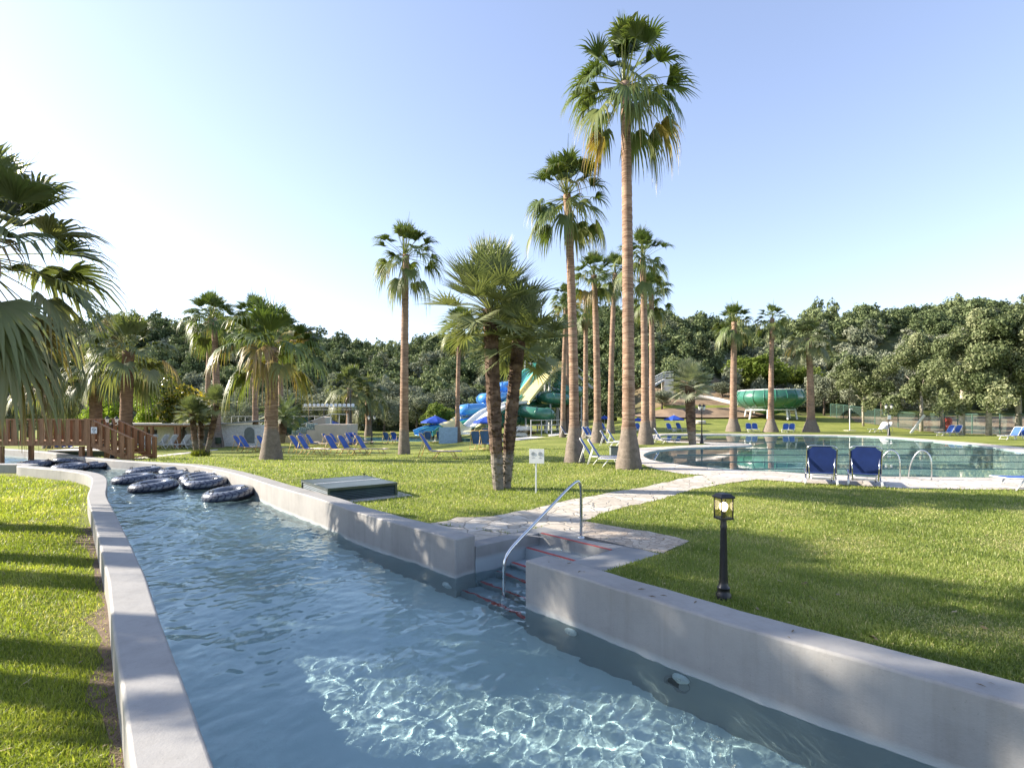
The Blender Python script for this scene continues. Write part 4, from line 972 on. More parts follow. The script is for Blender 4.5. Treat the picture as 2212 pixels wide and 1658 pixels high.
# wood on the hills: one mass
def wood():
    r = np.random.default_rng(77); VV = []; TT = []; MI = []
    protos = [crown_arrays(400+i, 1500, 1.0, 0.095, 0.75+0.08*i, 15, 0.6) for i in range(7)]
    y = 84.0
    while y < 172:
        st_ = 4.3+0.014*(y-84)
        for x in np.arange(-1.12*y-8, 1.12*y+8, st_):
            px = x+r.normal(0, 1.3); py = y+r.normal(0, 1.3)
            if 18 < px < 44 and py < 89: continue
            z = T(px, py); s = (2.3+1.5*r.random())*(0.85+0.0025*(y-84))
            u = CX+F*px/py
            ol = 0.5+0.5*math.sin(px*0.045+py*0.06)
            low = ss((112-py)/20)
            olive = r.random() < (0.75*low+0.12 if u < 1000 else (0.85*ss((140-py)/24) if u > 1560 else 0.10))
            V, tn = protos[r.integers(0, 7)]
            a = r.random()*6.28; c, sn = math.cos(a), math.sin(a); M = np.array([[c, -sn, 0], [sn, c, 0], [0, 0, 1]])
            if olive: s *= 0.85
            hs = s*(0.7+0.65*r.random()); s *= 0.9+0.3*r.random()
            Vt = (V@M.T)*np.array([s, s, hs])+np.array([px, py, z+hs*0.55+1.0])
            VV.append(Vt.astype(np.float32)); dt = r.normal(0, 0.2); TT.append(np.clip(tn+dt, 0, 1)); MI.append(np.full(len(tn), 1 if olive else 0, np.int32))
        y += st_*0.92
    V = np.concatenate(VV).reshape(-1, 3); n = len(V)//4
    me = npmesh('hillside_wood', V, np.arange(4*n).reshape(-1, 4), L_oak, fattr=np.concatenate(TT))
    me.materials.append(L_olive); me.polygons.foreach_set('material_index', np.concatenate(MI))
    return tag(link('hillside_wood', me), 'dense dark green and silvery wood covering the hills', 'wood', kind='stuff')
wood()
# ------------------------------------------------------------------ built objects
M_blue = mat('blue_mesh_fabric', (0.045, 0.125, 0.42), 0.6, 0.10, 3, 0.3, 300, trans=0.18)
M_navy = mat('navy_mesh_fabric', (0.02, 0.05, 0.22), 0.6, 0.10, 3, 0.3, 300, trans=0.25)
M_whitef = mat('white_mesh_fabric', (0.74, 0.74, 0.72), 0.6, 0.06, 3, 0.3, 300, trans=0.15)
M_gold = mat('gold_tube', (0.62, 0.42, 0.15), 0.4, 0.15, 6, spec=0.6)
M_white = mat('white_paint', (0.72, 0.72, 0.70), 0.4, 0.05, 5)
M_black = mat('black_iron', (0.012, 0.012, 0.014), 0.35, 0.3, 8, 0.15, 30)
M_steel = mat('polished_steel', (0.62, 0.63, 0.64), 0.16, 0.06, 6, metal=1.0)
M_wood = None
def woodmat(name, c1, c2):
    m, t, b, o = nt(name)
    tc = N(t, 'ShaderNodeTexCoord'); mp = N(t, 'ShaderNodeMapping'); mp.inputs['Scale'].default_value = (9, 9, 0.9); t.links.new(tc.outputs['Object'], mp.inputs[0])
    n = N(t, 'ShaderNodeTexNoise', Scale=1.5, Detail=6.0, Roughness=0.65); t.links.new(mp.outputs[0], n.inputs['Vector'])
    t.links.new(ramp(t, n.outputs[0], [(0.3, c1), (0.7, c2)]), b.inputs['Base Color']); b.inputs['Roughness'].default_value = 0.7
    bp = N(t, 'ShaderNodeBump', Strength=0.4, Distance=0.01); t.links.new(n.outputs[0], bp.inputs['Height']); t.links.new(bp.outputs[0], b.inputs['Normal'])
    return m
M_wood = woodmat('bridge_timber', (0.17, 0.08, 0.032), (0.37, 0.19, 0.085))
# ---- sun loungers. Feet towards +X, backrest at the origin end
def lounger(name, label, fab, fr, lean=57, group=None, wheels=False, wide=0.56):
    t = thing(name, label, 'sun lounger', group=group)
    hw = wide/2; zs = 0.32; a = R(lean); bx = Vector((-math.cos(a), 0, math.sin(a))); L = 0.78
    nseg = 7; b = MB()
    for i in range(nseg+1):
        x = 0.02+1.14*i/nseg; z = zs-0.02*math.sin(math.pi*i/nseg)
        b.v += [(x, -hw+.015, z), (x, hw-.015, z)]
    for i in range(nseg): b.f.append([2*i, 2*i+2, 2*i+3, 2*i+1]); b.m.append(0)
    b.build('seat', fab, t, solid=0.012)
    b = MB(); c = 0.13; out = []
    prof = [(0.03, hw-.015), (L-c, hw-.015)]+[(L-c+c*math.sin(q), hw-.015-c*(1-math.cos(q))) for q in ()]+[(L-c*0.55, hw-c*0.75), (L-c*.12, hw-c*1.05), (L-.005, hw-c*1.25)]
    for s, y in prof: b.v += [tuple(bx*s+Vector((0, -y, zs))), tuple(bx*s+Vector((0, y, zs)))]
    for i in range(len(prof)-1): b.f.append([2*i, 2*i+2, 2*i+3, 2*i+1]); b.m.append(0)
    b.build('backrest', fab, t, solid=0.012)
    b = MB()
    pts = [Vector((0, -hw, zs))+bx*0, Vector((0, -hw, zs))+bx*(L-0.09), Vector((0, -hw+.03, zs))+bx*(L-.03), Vector((0, -hw+.09, zs))+bx*L, Vector((0, hw-.09, zs))+bx*L, Vector((0, hw-.03, zs))+bx*(L-.03), Vector((0, hw, zs))+bx*(L-0.09), Vector((0, hw, zs))]
    b.tube(pts, 0.016, 6); b.build('back_frame', fr, t, smooth=True)
    b = MB(); b.tube([(-0.03, -hw, zs-.01), (1.18, -hw, zs-.01), (1.21, -hw+.03, zs-.01), (1.21, hw-.03, zs-.01), (1.18, hw, zs-.01), (-0.03, hw, zs-.01)], 0.016, 6); b.build('seat_frame', fr, t, smooth=True)
    for s in (-1, 1):
        b = MB(); b.tube([(0.80, s*hw*.94, zs-.02), (1.02, s*hw*.94, 0.0)], 0.017, 6); b.build('front_leg', fr, t, smooth=True)
        b = MB(); b.tube([(0.34, s*hw*.94, zs-.02), (0.10, s*hw*.94, 0.0)] if not wheels else [(0.30, s*hw*1.02, zs-.02), (0.02, s*hw*1.02, 0.06)], 0.017, 6); b.build('rear_leg', fr, t, smooth=True)
        b = MB(); q = Vector((0, s*hw*1.03, zs))+bx*0.44; b.tube([q, (-0.42, s*hw*1.03, 0.10), ] if not wheels else [q*1.0-Vector((0, s*.05, 0)), (-0.10, s*hw*.80, 0.17)], 0.016, 6); b.build('back_strut', fr, t, smooth=True)
        if wheels:
            b = MB(); b.tube([(0.02, s*(hw+.005), 0.085), (0.02, s*(hw+.045), 0.085)], 0.085, 14); b.build('wheel', M_white, t)
    b = MB(); b.tube([(0.98, -hw*.94, 0.06), (0.98, hw*.94, 0.06)], 0.011, 6); b.build('crossbar', fr, t, smooth=True)
    b = MB()
    if not wheels: b.tube([(-0.42, -hw*1.03, .10), (-0.42, hw*1.03, .10)], 0.012, 6)
    else: b.tube([(-0.06, -hw*.9, .20), (-0.06, hw*.9, .20)], 0.016, 6); b.build('crossbar', fr, t, smooth=True); b = MB(); b.tube([(-0.02, -hw*1.0, .27), (-0.02, hw*1.0, .27)], 0.016, 6)
    b.build('crossbar', fr, t, smooth=True)
    kids(t); return t
P_gold = lounger('sun_lounger', 'x', M_blue, M_gold, 58); P_wht = lounger('sun_lounger', 'x', M_blue, M_white, 58)
P_fab = lounger('sun_lounger', 'x', M_whitef, M_white, 58); P_navy = lounger('sun_lounger', 'x', M_navy, M_steel, 72, wheels=True, wide=0.68)
USED = set()
def place(proto, p, rz, label, group, sc=None):
    if isinstance(p, tuple): p = G(*p)
    if proto.name not in USED:
        USED.add(proto.name); proto.location = p; proto.rotation_euler = (0, 0, R(rz)); proto['label'] = label
        if group: proto['group'] = group
        if sc: proto.scale = (sc,)*3
        return proto
    return dup(proto, p, R(rz), label, group, sc)
def b3(x, y): return ((480+x/3.0708)*.768, (800+y/3.0708)*.768)
def b5(x, y): return ((1000+x/3.0708)*.768, (900+y/3.0708)*.768)
GL = 'blue loungers on the lawn'
for (u, v), rz, lb in [
    (b3(612, 1447), 2, 'blue lounger left of the stout bulging palm, the further back of two'), (b3(662, 1450), 0, 'blue lounger left of the stout bulging palm, the front one of two'),
    (b3(815, 1452), -2, 'blue lounger whose middle is hidden by the stout bulging palm'),
    (b3(1108, 1468), -3, 'blue lounger right beside the stout bulging palm, seat pointing away from it'), (b3(1178, 1474), -4, 'blue lounger second from the stout bulging palm, its long seat in full view'),
    (b3(1418, 1474), -12, 'blue gold-legged lounger first of the front three near the lone slim palm'), (b3(1525, 1470), -12, 'blue gold-legged lounger in the middle of the front three near the lone slim palm'), (b3(1675, 1470), -8, 'blue gold-legged lounger nearest the lone slim palm, its seat reaching towards the trunk'),
    (b3(1225, 1412), -5, 'blue lounger in the second row, behind the pair beside the stout palm'), (b3(1160, 1395), -5, 'blue lounger half hidden in the second row behind the pair beside the stout palm'),
    (b3(1365, 1402), -10, 'blue lounger behind the front three, below the open umbrella by the stage'), (b3(1425, 1400), -10, 'blue lounger with upright back in the second row behind the front three'),
    (b3(1562, 1398), -8, 'blue lounger in the second row nearest the silvery palm trunks'), (b3(1630, 1392), -8, 'blue lounger at the end of the second row, pointing to the pool edge'),
    (b3(1235, 1370), -5, 'blue lounger of the back row in front of the beige stage block'), (b3(1270, 1358), -5, 'blue lounger furthest back against the beige stage block'),
    (b3(1400, 1330), -60, 'bright blue lounger beside the umbrella pole at the stage'), (b3(1450, 1332), -60, 'bright blue lounger behind the umbrella pole, next to the blue poster boards'),
    (b3(640, 1370), -15, 'blue lounger in front of the arched window of the white wall'), (b3(680, 1366), -15, 'blue lounger just right of the arched window'), (b3(715, 1362), -15, 'blue lounger partly behind the palm right of the arched window'),
    (b3(1878, 1378), 65, 'upright blue lounger seen from behind by the lone slim palm, the outer one'), (b3(1945, 1374), 65, 'upright blue lounger seen from behind, touching the lone slim palm in view'),
    (b5(650, 1200), -3, 'single blue gold-legged lounger alone on the lawn right of the lone slim palm'),
    (b5(1062, 1126), 72, 'blue gold-legged lounger of the close pair left of the twin-trunk clump, outer one'), (b5(1140, 1126), 72, 'blue gold-legged lounger of the close pair, just touching the twin-trunk clump in view'),
    (b5(1135, 1050), 75, 'blue lounger under the umbrella beside the twin-trunk clump'),
    (b5(630, 1063), 85, 'blue lounger seen from behind on the outer side of the slide pool umbrella'), (b5(735, 1060), 85, 'blue lounger seen from behind, between slide pool umbrella and thin palm')]:
    place(P_gold, (u, v), rz, lb, GL, 1.16)
GW = 'blue white-framed loungers around the palms'
for (u, v), rz, lb in [
    (a7(192, 1550), -14, 'sunlit blue white-framed lounger of the close pair between the two tallest palms, outer one'), (a7(268, 1572), -14, 'sunlit blue white-framed lounger touching the tallest palm\'s foot in view'),
    (a7(335, 1405), -18, 'blue white-framed lounger of the pair behind the sunlit pair'), (a7(395, 1395), -18, 'blue white-framed lounger behind the sunlit pair, nearer the tallest palm'),
    (a7(722, 1368), -5, 'blue lounger by the grey-footed palm at the curved end of the pool'), (a7(790, 1372), -5, 'blue lounger on the pool\'s grassy spit, seat pointing to the short silvery palm'),
    (a7(165, 1338), -30, 'blue lounger at the foot of the slender skirted palm'), (a7(198, 1336), -30, 'blue lounger just behind the grey-footed palm behind the sunlit pair'),
    (a7(300, 1268), -60, 'blue lounger under the small umbrella behind the palm row'), (b5(1818, 1012), -25, 'blue lounger peeking out left of the second tallest palm'),
    (a7(604, 1270), -70, 'blue lounger between the tallest palm and the poolside grey-footed palm'),
    (a7(872, 1272), -75, 'blue lounger left of the umbrella pole across the pool'), (a7(955, 1268), -75, 'blue lounger right of the umbrella pole across the pool'),
    (a7(1555, 1272), -105, 'blue lounger of the pair across the pool below the green bowl, left one'), (a7(1608, 1272), -105, 'blue lounger of the pair across the pool below the green bowl, right one'),
    (a7(1872, 1276), -125, 'blue lounger of the pair across the pool between two palms, left one'), (a7(1925, 1276), -125, 'blue lounger of the pair across the pool between two palms, right one')]:
    place(P_wht, (u, v), rz, lb, GW)
for (u, v), rz, lb in [(a8(1562, 1306), -172, 'blue white-framed lounger of the pair by the red drum, left one'), (a8(1625, 1306), -172, 'blue white-framed lounger of the pair by the red drum, right one'),
    (a8(2125, 1338), -172, 'deep blue lounger by the outermost poplar, the inner one of the pair'), (a8(2195, 1338), -172, 'deep blue lounger cut by the photo\'s edge, below the outermost poplar')]:
    place(P_wht, (u, v), rz, lb, 'blue loungers along the fence')
place(P_wht, G(2268, 1058), 176, 'blue lounger foot end entering at the photo\'s edge on the pool deck', None)
def b2(x, y): return (.2501*x, 614.4+.2501*y)
GF = 'white loungers in front of the pergola'
for k, x in enumerate((1235, 1300, 1395, 1470, 1580, 1660)):
    place(P_fab, (b2(x, 1418)), 178, ['white lounger nearest the bridge steps in the pergola row', 'white lounger second from the bridge steps in the pergola row', 'white lounger third from the bridge steps, between two timber posts', 'white lounger fourth in the pergola row, beside the third', 'white lounger standing alone left of the three-stemmed palm clump', 'white lounger partly behind the three-stemmed palm clump'][k], GF, 1.15)
for x, lb in ((975, 'pale lounger of the pair by the lamp post near the fence, outer one'), (1022, 'pale lounger beside the lamp post near the fence, inner one')):
    place(P_fab, a8(x, 1276), -172, lb, 'white loungers near the fence lamp')
for k in range(3):
    place(P_gold, at(132+14*k, 968, 33)+Vector((0, 0, 0)) if False else Vector((-29.2+0.45*k, 33.0, T(-29, 33))), 20, ['blue lounger under the bridge, nearest its post but two', 'blue lounger under the bridge, middle of three', 'blue lounger under the bridge, closest to the twin posts'][k], 'blue loungers seen under the bridge')
g = G(1783, 1050); place(P_navy, Vector((g.x-0.02, g.y+0.15, 0)), 63, 'navy lounger seen from behind on the deck edge, further from the pool ladder', 'navy loungers facing the pool')
g = G(1879, 1053); place(P_navy, Vector((g.x-0.02, g.y+0.15, 0)), 60, 'navy lounger seen from behind on the pool deck edge, next to the pool ladder', 'navy loungers facing the pool')
# ---- parasols
M_para = mat('blue_parasol_cloth', (0.03, 0.10, 0.52), 0.6, 0.1, 2, trans=0.35)
def parasol(u, v, vtop, rpx, label, square=False, Y=None):
    p = G(u, v); h = (H-(vtop-HY)/F*p.y)-p.z; rad = rpx/F*p.y
    t = thing('parasol', label, 'umbrella', p, R(20), 'blue parasols')
    b = MB(); b.tube([(0, 0, 0), (0, 0, h)], 0.022, 8); b.build('pole', M_white, t, smooth=True)
    n = 4 if square else 8; b = MB(); sub = 3; rows = 5
    m = n*sub
    for i in range(rows+1):
        f = i/rows
        for j in range(m):
            a = 2*math.pi*j/m; ph = (j % sub)/sub
            poly_r = math.cos(math.pi/n)/math.cos(((a+math.pi/n) % (2*math.pi/n))-math.pi/n) if False else 1-0.10*math.sin(math.pi*ph)*f
            rr = max(0.012, rad*f*poly_r); z = h-0.02-rad*0.42*f**1.1-0.02*math.sin(math.pi*ph)*f
            b.v.append((rr*math.cos(a), rr*math.sin(a), z))
    for i in range(rows):
        for j in range(m): b.f.append([i*m+j, i*m+(j+1) % m, (i+1)*m+(j+1) % m, (i+1)*m+j]); b.m.append(0)
    o = len(b.v)
    for j in range(m): x, y, z = b.v[rows*m+j]; b.v.append((x*1.005, y*1.005, z-0.13))
    for j in range(m): b.f.append([rows*m+j, rows*m+(j+1) % m, o+(j+1) % m, o+j]); b.m.append(0)
    b.build('canopy', M_para, t, solid=0.006)
    b = MB()
    for j in range(n):
        a = 2*math.pi*j/n; b.tube([(0, 0, h-0.05), (rad*math.cos(a), rad*math.sin(a), h-.045-rad*.42)], 0.008, 4)
    b.build('ribs', M_white, t); b = MB(); b.lathe([(0.02, 0), (0.025, .04), (0.004, .09)], 8, (0, 0, h)); b.build('finial', M_white, t)
    b = MB(); b.lathe([(0.25, 0), (0.25, .06), (0.05, .09), (0.05, .3)], 12); b.build('base', M_white, t)
    return t
parasol(706, 943, 903, 29, 'blue parasol open in front of the beige stage block')
parasol(940, 954, 897, 31, 'blue parasol with white pole between two loungers at the slide pool')
parasol(1050, 950, 898, 29, 'blue parasol partly hidden by the twin-trunk palm clump')
parasol(1306, 929, 897, 12, 'small blue parasol seen between palm trunks behind the sunlit loungers')
parasol(1378, 929, 901, 14, 'blue parasol peeking out beside the tallest palm\'s trunk')
parasol(1456, 931, 896, 21, 'blue parasol across the pool between two loungers')
# ---- inflatable tyre rings
M_ring = mat('silver_vinyl', (0.09, 0.102, 0.128), 0.22, 0.05, 3, spec=0.6, coat=0.5)
M_ringd = mat('tread_print', (0.018, 0.024, 0.05), 0.25, 0.1, 3, spec=0.5)
M_ringb = mat('black_vinyl', (0.010, 0.010, 0.013), 0.28, 0.1, 3, spec=0.5)
def ring_mesh():
    b = MB(); n, k = 144, 40; R1, r1 = 0.44, 0.182
    for i in range(n):
        a = 2*math.pi*i/n
        for j in range(k):
            c = 2*math.pi*j/k; pinch = 1-0.012*(1+math.cos(24*a))*0.5
            b.v.append(((R1+r1*math.cos(c)*pinch)*math.cos(a), (R1+r1*math.cos(c)*pinch)*math.sin(a), r1*0.94*math.sin(c)*pinch))
    for i in range(n):
        for j in range(k):
            b.f.append([i*k+j, ((i+1) % n)*k+j, ((i+1) % n)*k+(j+1) % k, i*k+(j+1) % k])
            c = math.degrees(2*math.pi*(j+.5)/k); c = c-360 if c > 180 else c
            if c < -8 or c > 200: mi = 2
            elif -8 <= c < 70:
                w = (i+ (0.10*abs(c-31)))/6.0; fr = w % 1
                mi = 1 if (fr < 0.30 or abs(c-31) < 5 and False or c < -3) else 0
                if 31-5 < c < 31+5 and fr < 0.55: mi = 1
            else: mi = 0
            b.m.append(mi)
    return b.mesh('ring', [M_ring, M_ringd, M_ringb], True)
RING = ring_mesh()
hb = MB(); 
for a in (0.5, 2.4):
    c, s_ = math.cos(a), math.sin(a); p = Vector((0.43*c, 0.43*s_, 0.155)); tv = Vector((-s_, c, 0))*0.085
HANDLE = []
for a in (0.4, 2.5, 4.4):
    c, s_ = math.cos(a), math.sin(a); p = Vector((0.45*c, 0.45*s_, 0.152)); tv = Vector((-s_, c, 0))
    b = MB(); b.tube([p-tv*.085, p-tv*.075+Vector((0, 0, .05)), p+tv*.075+Vector((0, 0, .05)), p+tv*.085], 0.013, 6)
    b.box(p-tv*.09, (.05, .05, .012)); b.box(p+tv*.09, (.05, .05, .012)); HANDLE.append(b.mesh('handle', M_ringb))
bas = MB(); bas.lathe([(0.30, -0.07), (0.31, -0.05), (0.30, -0.03)], 24, cap=True); FLOORM = bas.mesh('seat_floor', M_ringb)
RL = ['ring drifting alone under the bridge towards the end wall', 'dark ring tipped on its side against the far channel wall', 'ring in front of the tipped dark one', 'ring right below the bridge lamp post', 'ring nearest the far curved wall in the main cluster', 'ring on the bank side of the main cluster, floating apart', 'ring wedged at the wall at the back of the cluster', 'ring in the middle of the main cluster', 'ring stacked behind another against the channel wall', 'front ring of the pair touching the channel wall', 'ring foremost in the middle of the channel', 'ring closest to the photographer, beside the wall and hatch', 'ring squeezed between the middle ring and the wall pair']
for k, (x, y, w, tx, ty) in enumerate([(240, 160, 200, 3, -2), (480, 150, 185, -16, 3), (488, 180, 215, 3, -3), (676, 164, 185, 4, -4), (1000, 207, 222, 2, -6), (930, 262, 265, 3, -7), (1232, 212, 235, 4, 3), (1185, 246, 240, 3, -6), (1378, 250, 245, 4, -5), (1428, 288, 285, 4, -6), (1063, 310, 295, 4, -7), (1580, 364, 325, 5, -9), (1402, 268, 262, 5, -4)]):
    u, v = z1(x, y); Yd = F*(H-(ZW+0.13))/(v-HY); p = at(u, v, Yd); p.z = ZW+0.105
    t = thing('swim_ring', 'black and silver inflatable tyre '+RL[k], 'swim ring', p, k*1.9, 'inflatable tyre rings floating in the channel')
    t.rotation_mode = 'XYZ'; t.rotation_euler = (R(tx), R(ty*.5), 0); t.scale = ((w/2.458*.768/F*p.y)/1.23,)*3
    o = link('ring', RING, t); o.rotation_euler = (0, 0, k*0.7)
    for h_ in HANDLE: q = link('handle', h_, t); q.rotation_euler = (0, 0, k*1.3)
    link('seat_floor', FLOORM, t)
# ---- hand rail of the steps
b = MB(); e0 = L_open*0.47
def lp(n, z): q = loc(e0, n); return Vector((q.x, q.y, z))
b.tube(smoothpath([lp(.31, -1.0), lp(.31, -.6), lp(.31, -.32), lp(.31, -.16), lp(.322, -.07), lp(.36, .01), lp(.43, .08), lp(.56, .17), lp(.9, .378), lp(1.3, .62), lp(1.54, .765), lp(1.70, .845), lp(1.78, .86), lp(1.83, .80), lp(1.845, .68), lp(1.845, .35), lp(1.845, .0)], 6), 0.022, 12)
hr = thing('handrail', 'bent polished steel handrail rising from the channel steps', 'handrail', lp(1.845, 0))
o = b.build('rail', M_steel, None, smooth=True); o.parent = hr; o.matrix_parent_inverse = Matrix.Translation(-hr.location)
b = MB(); b.lathe([(0.055, 0.008), (0.055, 0.02), (0.026, 0.034)], 16); b.build('flange', M_steel, hr, smooth=True)
# ---- bollard lamp
p = G(1563, 1294); t = thing('bollard_lamp', 'black bollard lamp with glowing round bulb in the lawn behind the wall', 'lamp', p)
b = MB(); b.lathe([(0.075, -0.03), (0.075, .05), (0.062, .07), (0.058, .10), (0.064, .115), (0.05, .135), (0.044, .17), (0.041, .20), (0.031, .70), (0.036, .73), (0.03, .75), (0.03, .80)], 20); b.build('post', M_black, t, smooth=True, auto=True)
b = MB(); b.box((0, 0, .815), (.165, .165, .018), rz=R(12))
for a, c in ((-1, -1), (-1, 1), (1, -1), (1, 1)):
    q = Matrix.Rotation(R(12), 3, 'Z') @ Vector((a*.074, c*.074, 0)); b.box((q.x, q.y, .92), (.012, .012, .20), rz=R(12))
b.build('cage', M_black, t).scale = (.84, .84, 1)
b = MB(); b.lathe([(0.130, 1.018), (0.136, 1.024), (0.136, 1.034), (0.118, 1.042), (0.085, 1.062), (0.02, 1.072)], 4, sq=1); o = b.build('cap', M_black, t, bevel=0.004); o.rotation_euler = (0, 0, R(12)); o.scale = (.84, .84, 1)
M_lglass, tt, bs, ou = nt('lamp_glass'); tt.nodes.remove(bs)
g1 = N(tt, 'ShaderNodeBsdfGlossy', Roughness=0.02); g2 = N(tt, 'ShaderNodeBsdfTransparent'); g2.inputs[0].default_value = (0.86, 0.84, 0.78, 1); mx = N(tt, 'ShaderNodeMixShader', Fac=0.07)
tt.links.new(g2.outputs[0], mx.inputs[1]); tt.links.new(g1.outputs[0], mx.inputs[2]); tt.links.new(mx.outputs[0], ou.inputs[0])
b = MB()
for a, c in ((0, 1), (0, -1), (1, 0), (-1, 0)):
    q = Matrix.Rotation(R(12), 3, 'Z') @ Vector((a*.072, c*.072, 0)); b.box((q.x, q.y, .92), (.004 if a else .132, .132 if a else .004, .19), rz=R(12))
b.build('glass', M_lglass, t).scale = (.84, .84, 1)
b = MB(); b.lathe([(0.018, .824), (0.02, .87), (0.024, .885)], 12); b.build('socket', M_black, t)
M_bulb, tt, bs, ou = nt('bulb_glow'); bs.inputs['Emission Color'].default_value = (1, 0.86, 0.62, 1); bs.inputs['Emission Strength'].default_value = 3.2
b = MB(); b.lathe([(0.02, .885), (0.034, .905), (0.042, .93), (0.038, .955), (0.022, .972), (0.004, .977)], 16); b.build('bulb', M_bulb, t, smooth=True)
# ---- twin lantern lamp posts
M_lant = mat('lantern_glass', (0.75, 0.75, 0.72), 0.15, 0.05, 5, trans=0.4)
def lamp_post(u, v, vtop, label, rz, plate=False, Y=None):
    p = G(u, v); h = (H-(vtop-HY)/F*p.y)-p.z
    t = thing('lamp_post', label, 'lamp post', p, R(rz), 'twin-lantern lamp posts')
    s = h/2.5
    b = MB(); b.lathe([(.12*s, 0), (.12*s, .12*s), (.09*s, .16*s), (.075*s, .5*s), (.05*s, .56*s), (.042*s, .62*s), (.032*s, 2.0*s), (.05*s, 2.03*s), (.03*s, 2.06*s), (.015*s, 2.3*s)], 14); b.build('post', M_black, t, smooth=True, auto=True)
    b = MB()
    for q in (-1, 1): b.tube(smoothpath([(0, 0, 2.0*s), (q*.12*s, 0, 1.97*s), (q*.22*s, 0, 2.03*s), (q*.24*s, 0, 2.12*s)], 4), .014*s, 6)
    b.build('arm', M_black, t, smooth=True)
    for q in (-1, 1):
        b = MB(); b.lathe([(.03*s, 2.10*s), (.06*s, 2.14*s)], 6, (q*.24*s, 0, 0)); b.lathe([(.125*s, 2.36*s), (.12*s, 2.38*s), (.07*s, 2.46*s), (.02*s, 2.50*s), (.012*s, 2.54*s)], 6, (q*.24*s, 0, 0)); l = b.build('lantern', M_black, t)
        b = MB(); b.lathe([(.058*s, 2.14*s), (.11*s, 2.36*s)], 6, (q*.24*s, 0, 0)); b.build('lantern_glass', M_lant, l)
    if plate:
        b = MB(); b.box((0, -.06, 1.45*s), (.34, .02, .36)); b.build('plate', M_white, t, bevel=0.01)
    return t
lamp_post(242, 991, 899, 'black twin-lantern lamp post in front of the bridge steps', 15)
lamp_post(803, 958, 897, 'black twin-lantern lamp post beside the slide pool near the silvery palms', 5)
lamp_post(1516, 958, 873, 'black twin-lantern lamp post on the pool\'s spit beside the short palm', 40)
lamp_post(1920, 941, 872, 'black twin-lantern lamp post with white plate near the fence poplars', 8, True)
# ---- hatch box
q = [Vector((-3.83, 10.9, 0)), Vector((-2.59, 11.88, 0)), Vector((-3.85, 13.24, 0)), Vector((-5.09, 12.26, 0))]
ctr = sum(q, Vector())/4; ex = (q[1]-q[0]).normalized(); W_, D_ = (q[1]-q[0]).length, (q[3]-q[0]).length
t = thing('pump_hatch', 'low dark green corrugated hatch box with two lids behind the channel wall', 'hatch', ctr, math.atan2(ex.y, ex.x))
M_hg = mat('hatch_green', (0.018, 0.035, 0.03), 0.3, 0.25, 3, spec=0.6, coat=0.3)
M_hl = mat('hatch_lid', (0.085, 0.105, 0.10), 0.36, 0.25, 1.2, 0.15, 6, spec=0.5, metal=0.3)
b = MB(); rows = 15
pr = []
for i in range(rows): pr.append((0.012*(i % 2), 0.02+0.25*i/(rows-1)))
for i, (o_, z) in enumerate(pr):
    w, d = W_/2-0.02+o_, D_/2-0.02+o_
    b.v += [(-w, -d, z), (w, -d, z), (w, d, z), (-w, d, z)]
for i in range(rows-1):
    for j in range(4): b.f.append([4*i+j, 4*i+(j+1) % 4, 4*i+4+(j+1) % 4, 4*i+4+j]); b.m.append(0)
b.f.append([4*(rows-1)+j for j in range(4)]); b.m.append(0)
b.build('body', M_hg, t)
b = MB()
for a, c in ((-1, -1), (1, -1), (1, 1), (-1, 1)): b.box((a*(W_/2-.02), c*(D_/2-.02), .15), (.05, .05, .27))
b.box((0, -D_/2, .285), (W_+.02, .03, .05)); b.box((0, D_/2, .285), (W_+.02, .03, .05)); b.box((-W_/2, 0, .285), (.03, D_-.03, .05)); b.box((W_/2, 0, .285), (.03, D_-.03, .05))
b.build('rim', M_hg, t)
for s in (-1, 1):
    b = MB(); b.box((0, s*D_/4, .300), (W_-.04, D_/2-.04, .012)); l = b.build('lid', M_hl, t, bevel=0.004)
b = MB(); b.box((0, 0, .304), (W_-.02, .035, .016)); b.build('lid_joint', M_white, t)
b = MB(); b.tube([(W_/2-.06, D_/2-.08, .30), (W_/2-.06, D_/2-.08, .36)], .012, 6); b.tube([(W_/2-.1, D_/2-.08, .36), (W_/2-.02, D_/2-.08, .345)], .01, 6); b.build('latch', M_black, t)
b = MB(); b.box((.06, -.05, .006), (W_+.42, D_+.34, .03)); b.build('slab', M_conc, t, bevel=0.005)
# ---- white sign with two cup symbols
p = G(1157.5, 1065); t = thing('notice_sign', 'white square sign with two round cup symbols on a post in the lawn', 'sign', p, R(-14))
b = MB(); b.box((0, 0.018, .42), (.035, .03, .84)); b.build('post', M_white, t, bevel=0.003)
b = MB(); b.box((.02, 0, .88), (.36, .02, .345)); bd = b.build('board', M_white, t, bevel=0.003)
M_ink = mat('dark_ink', (0.03, 0.035, 0.05), 0.6, 0.05, 4)
for x in (-.065, .105):
    b = MB(); b.tube([(x+.043*math.cos(a*.2617), -.0115, .935+.043*math.sin(a*.2617)) for a in range(24)], .0032, 4, close=True, cap=False)
    for s in (-1, 1): b.box((x+s*.012, -.0115, .937), (.007, .003, .042))
    b.box((x, -.0115, .917), (.022, .003, .005)); b.box((x+.006, -.0115, .957), (.012, .003, .005))
    b.build('symbol', M_ink, bd)
    b = MB(); rr = random.Random(4)
    for (z, wd) in ((.856, .03), (.838, .07)):
        xx = x-wd/2
        while xx < x+wd/2:
            w = rr.uniform(.004, .009); b.box((xx+w/2, -.0112, z), (w, .002, .007)); xx += w+.003
    b.build('caption', mat('grey_ink', (0.22, 0.23, 0.26), 0.6, 0.05, 4), bd)
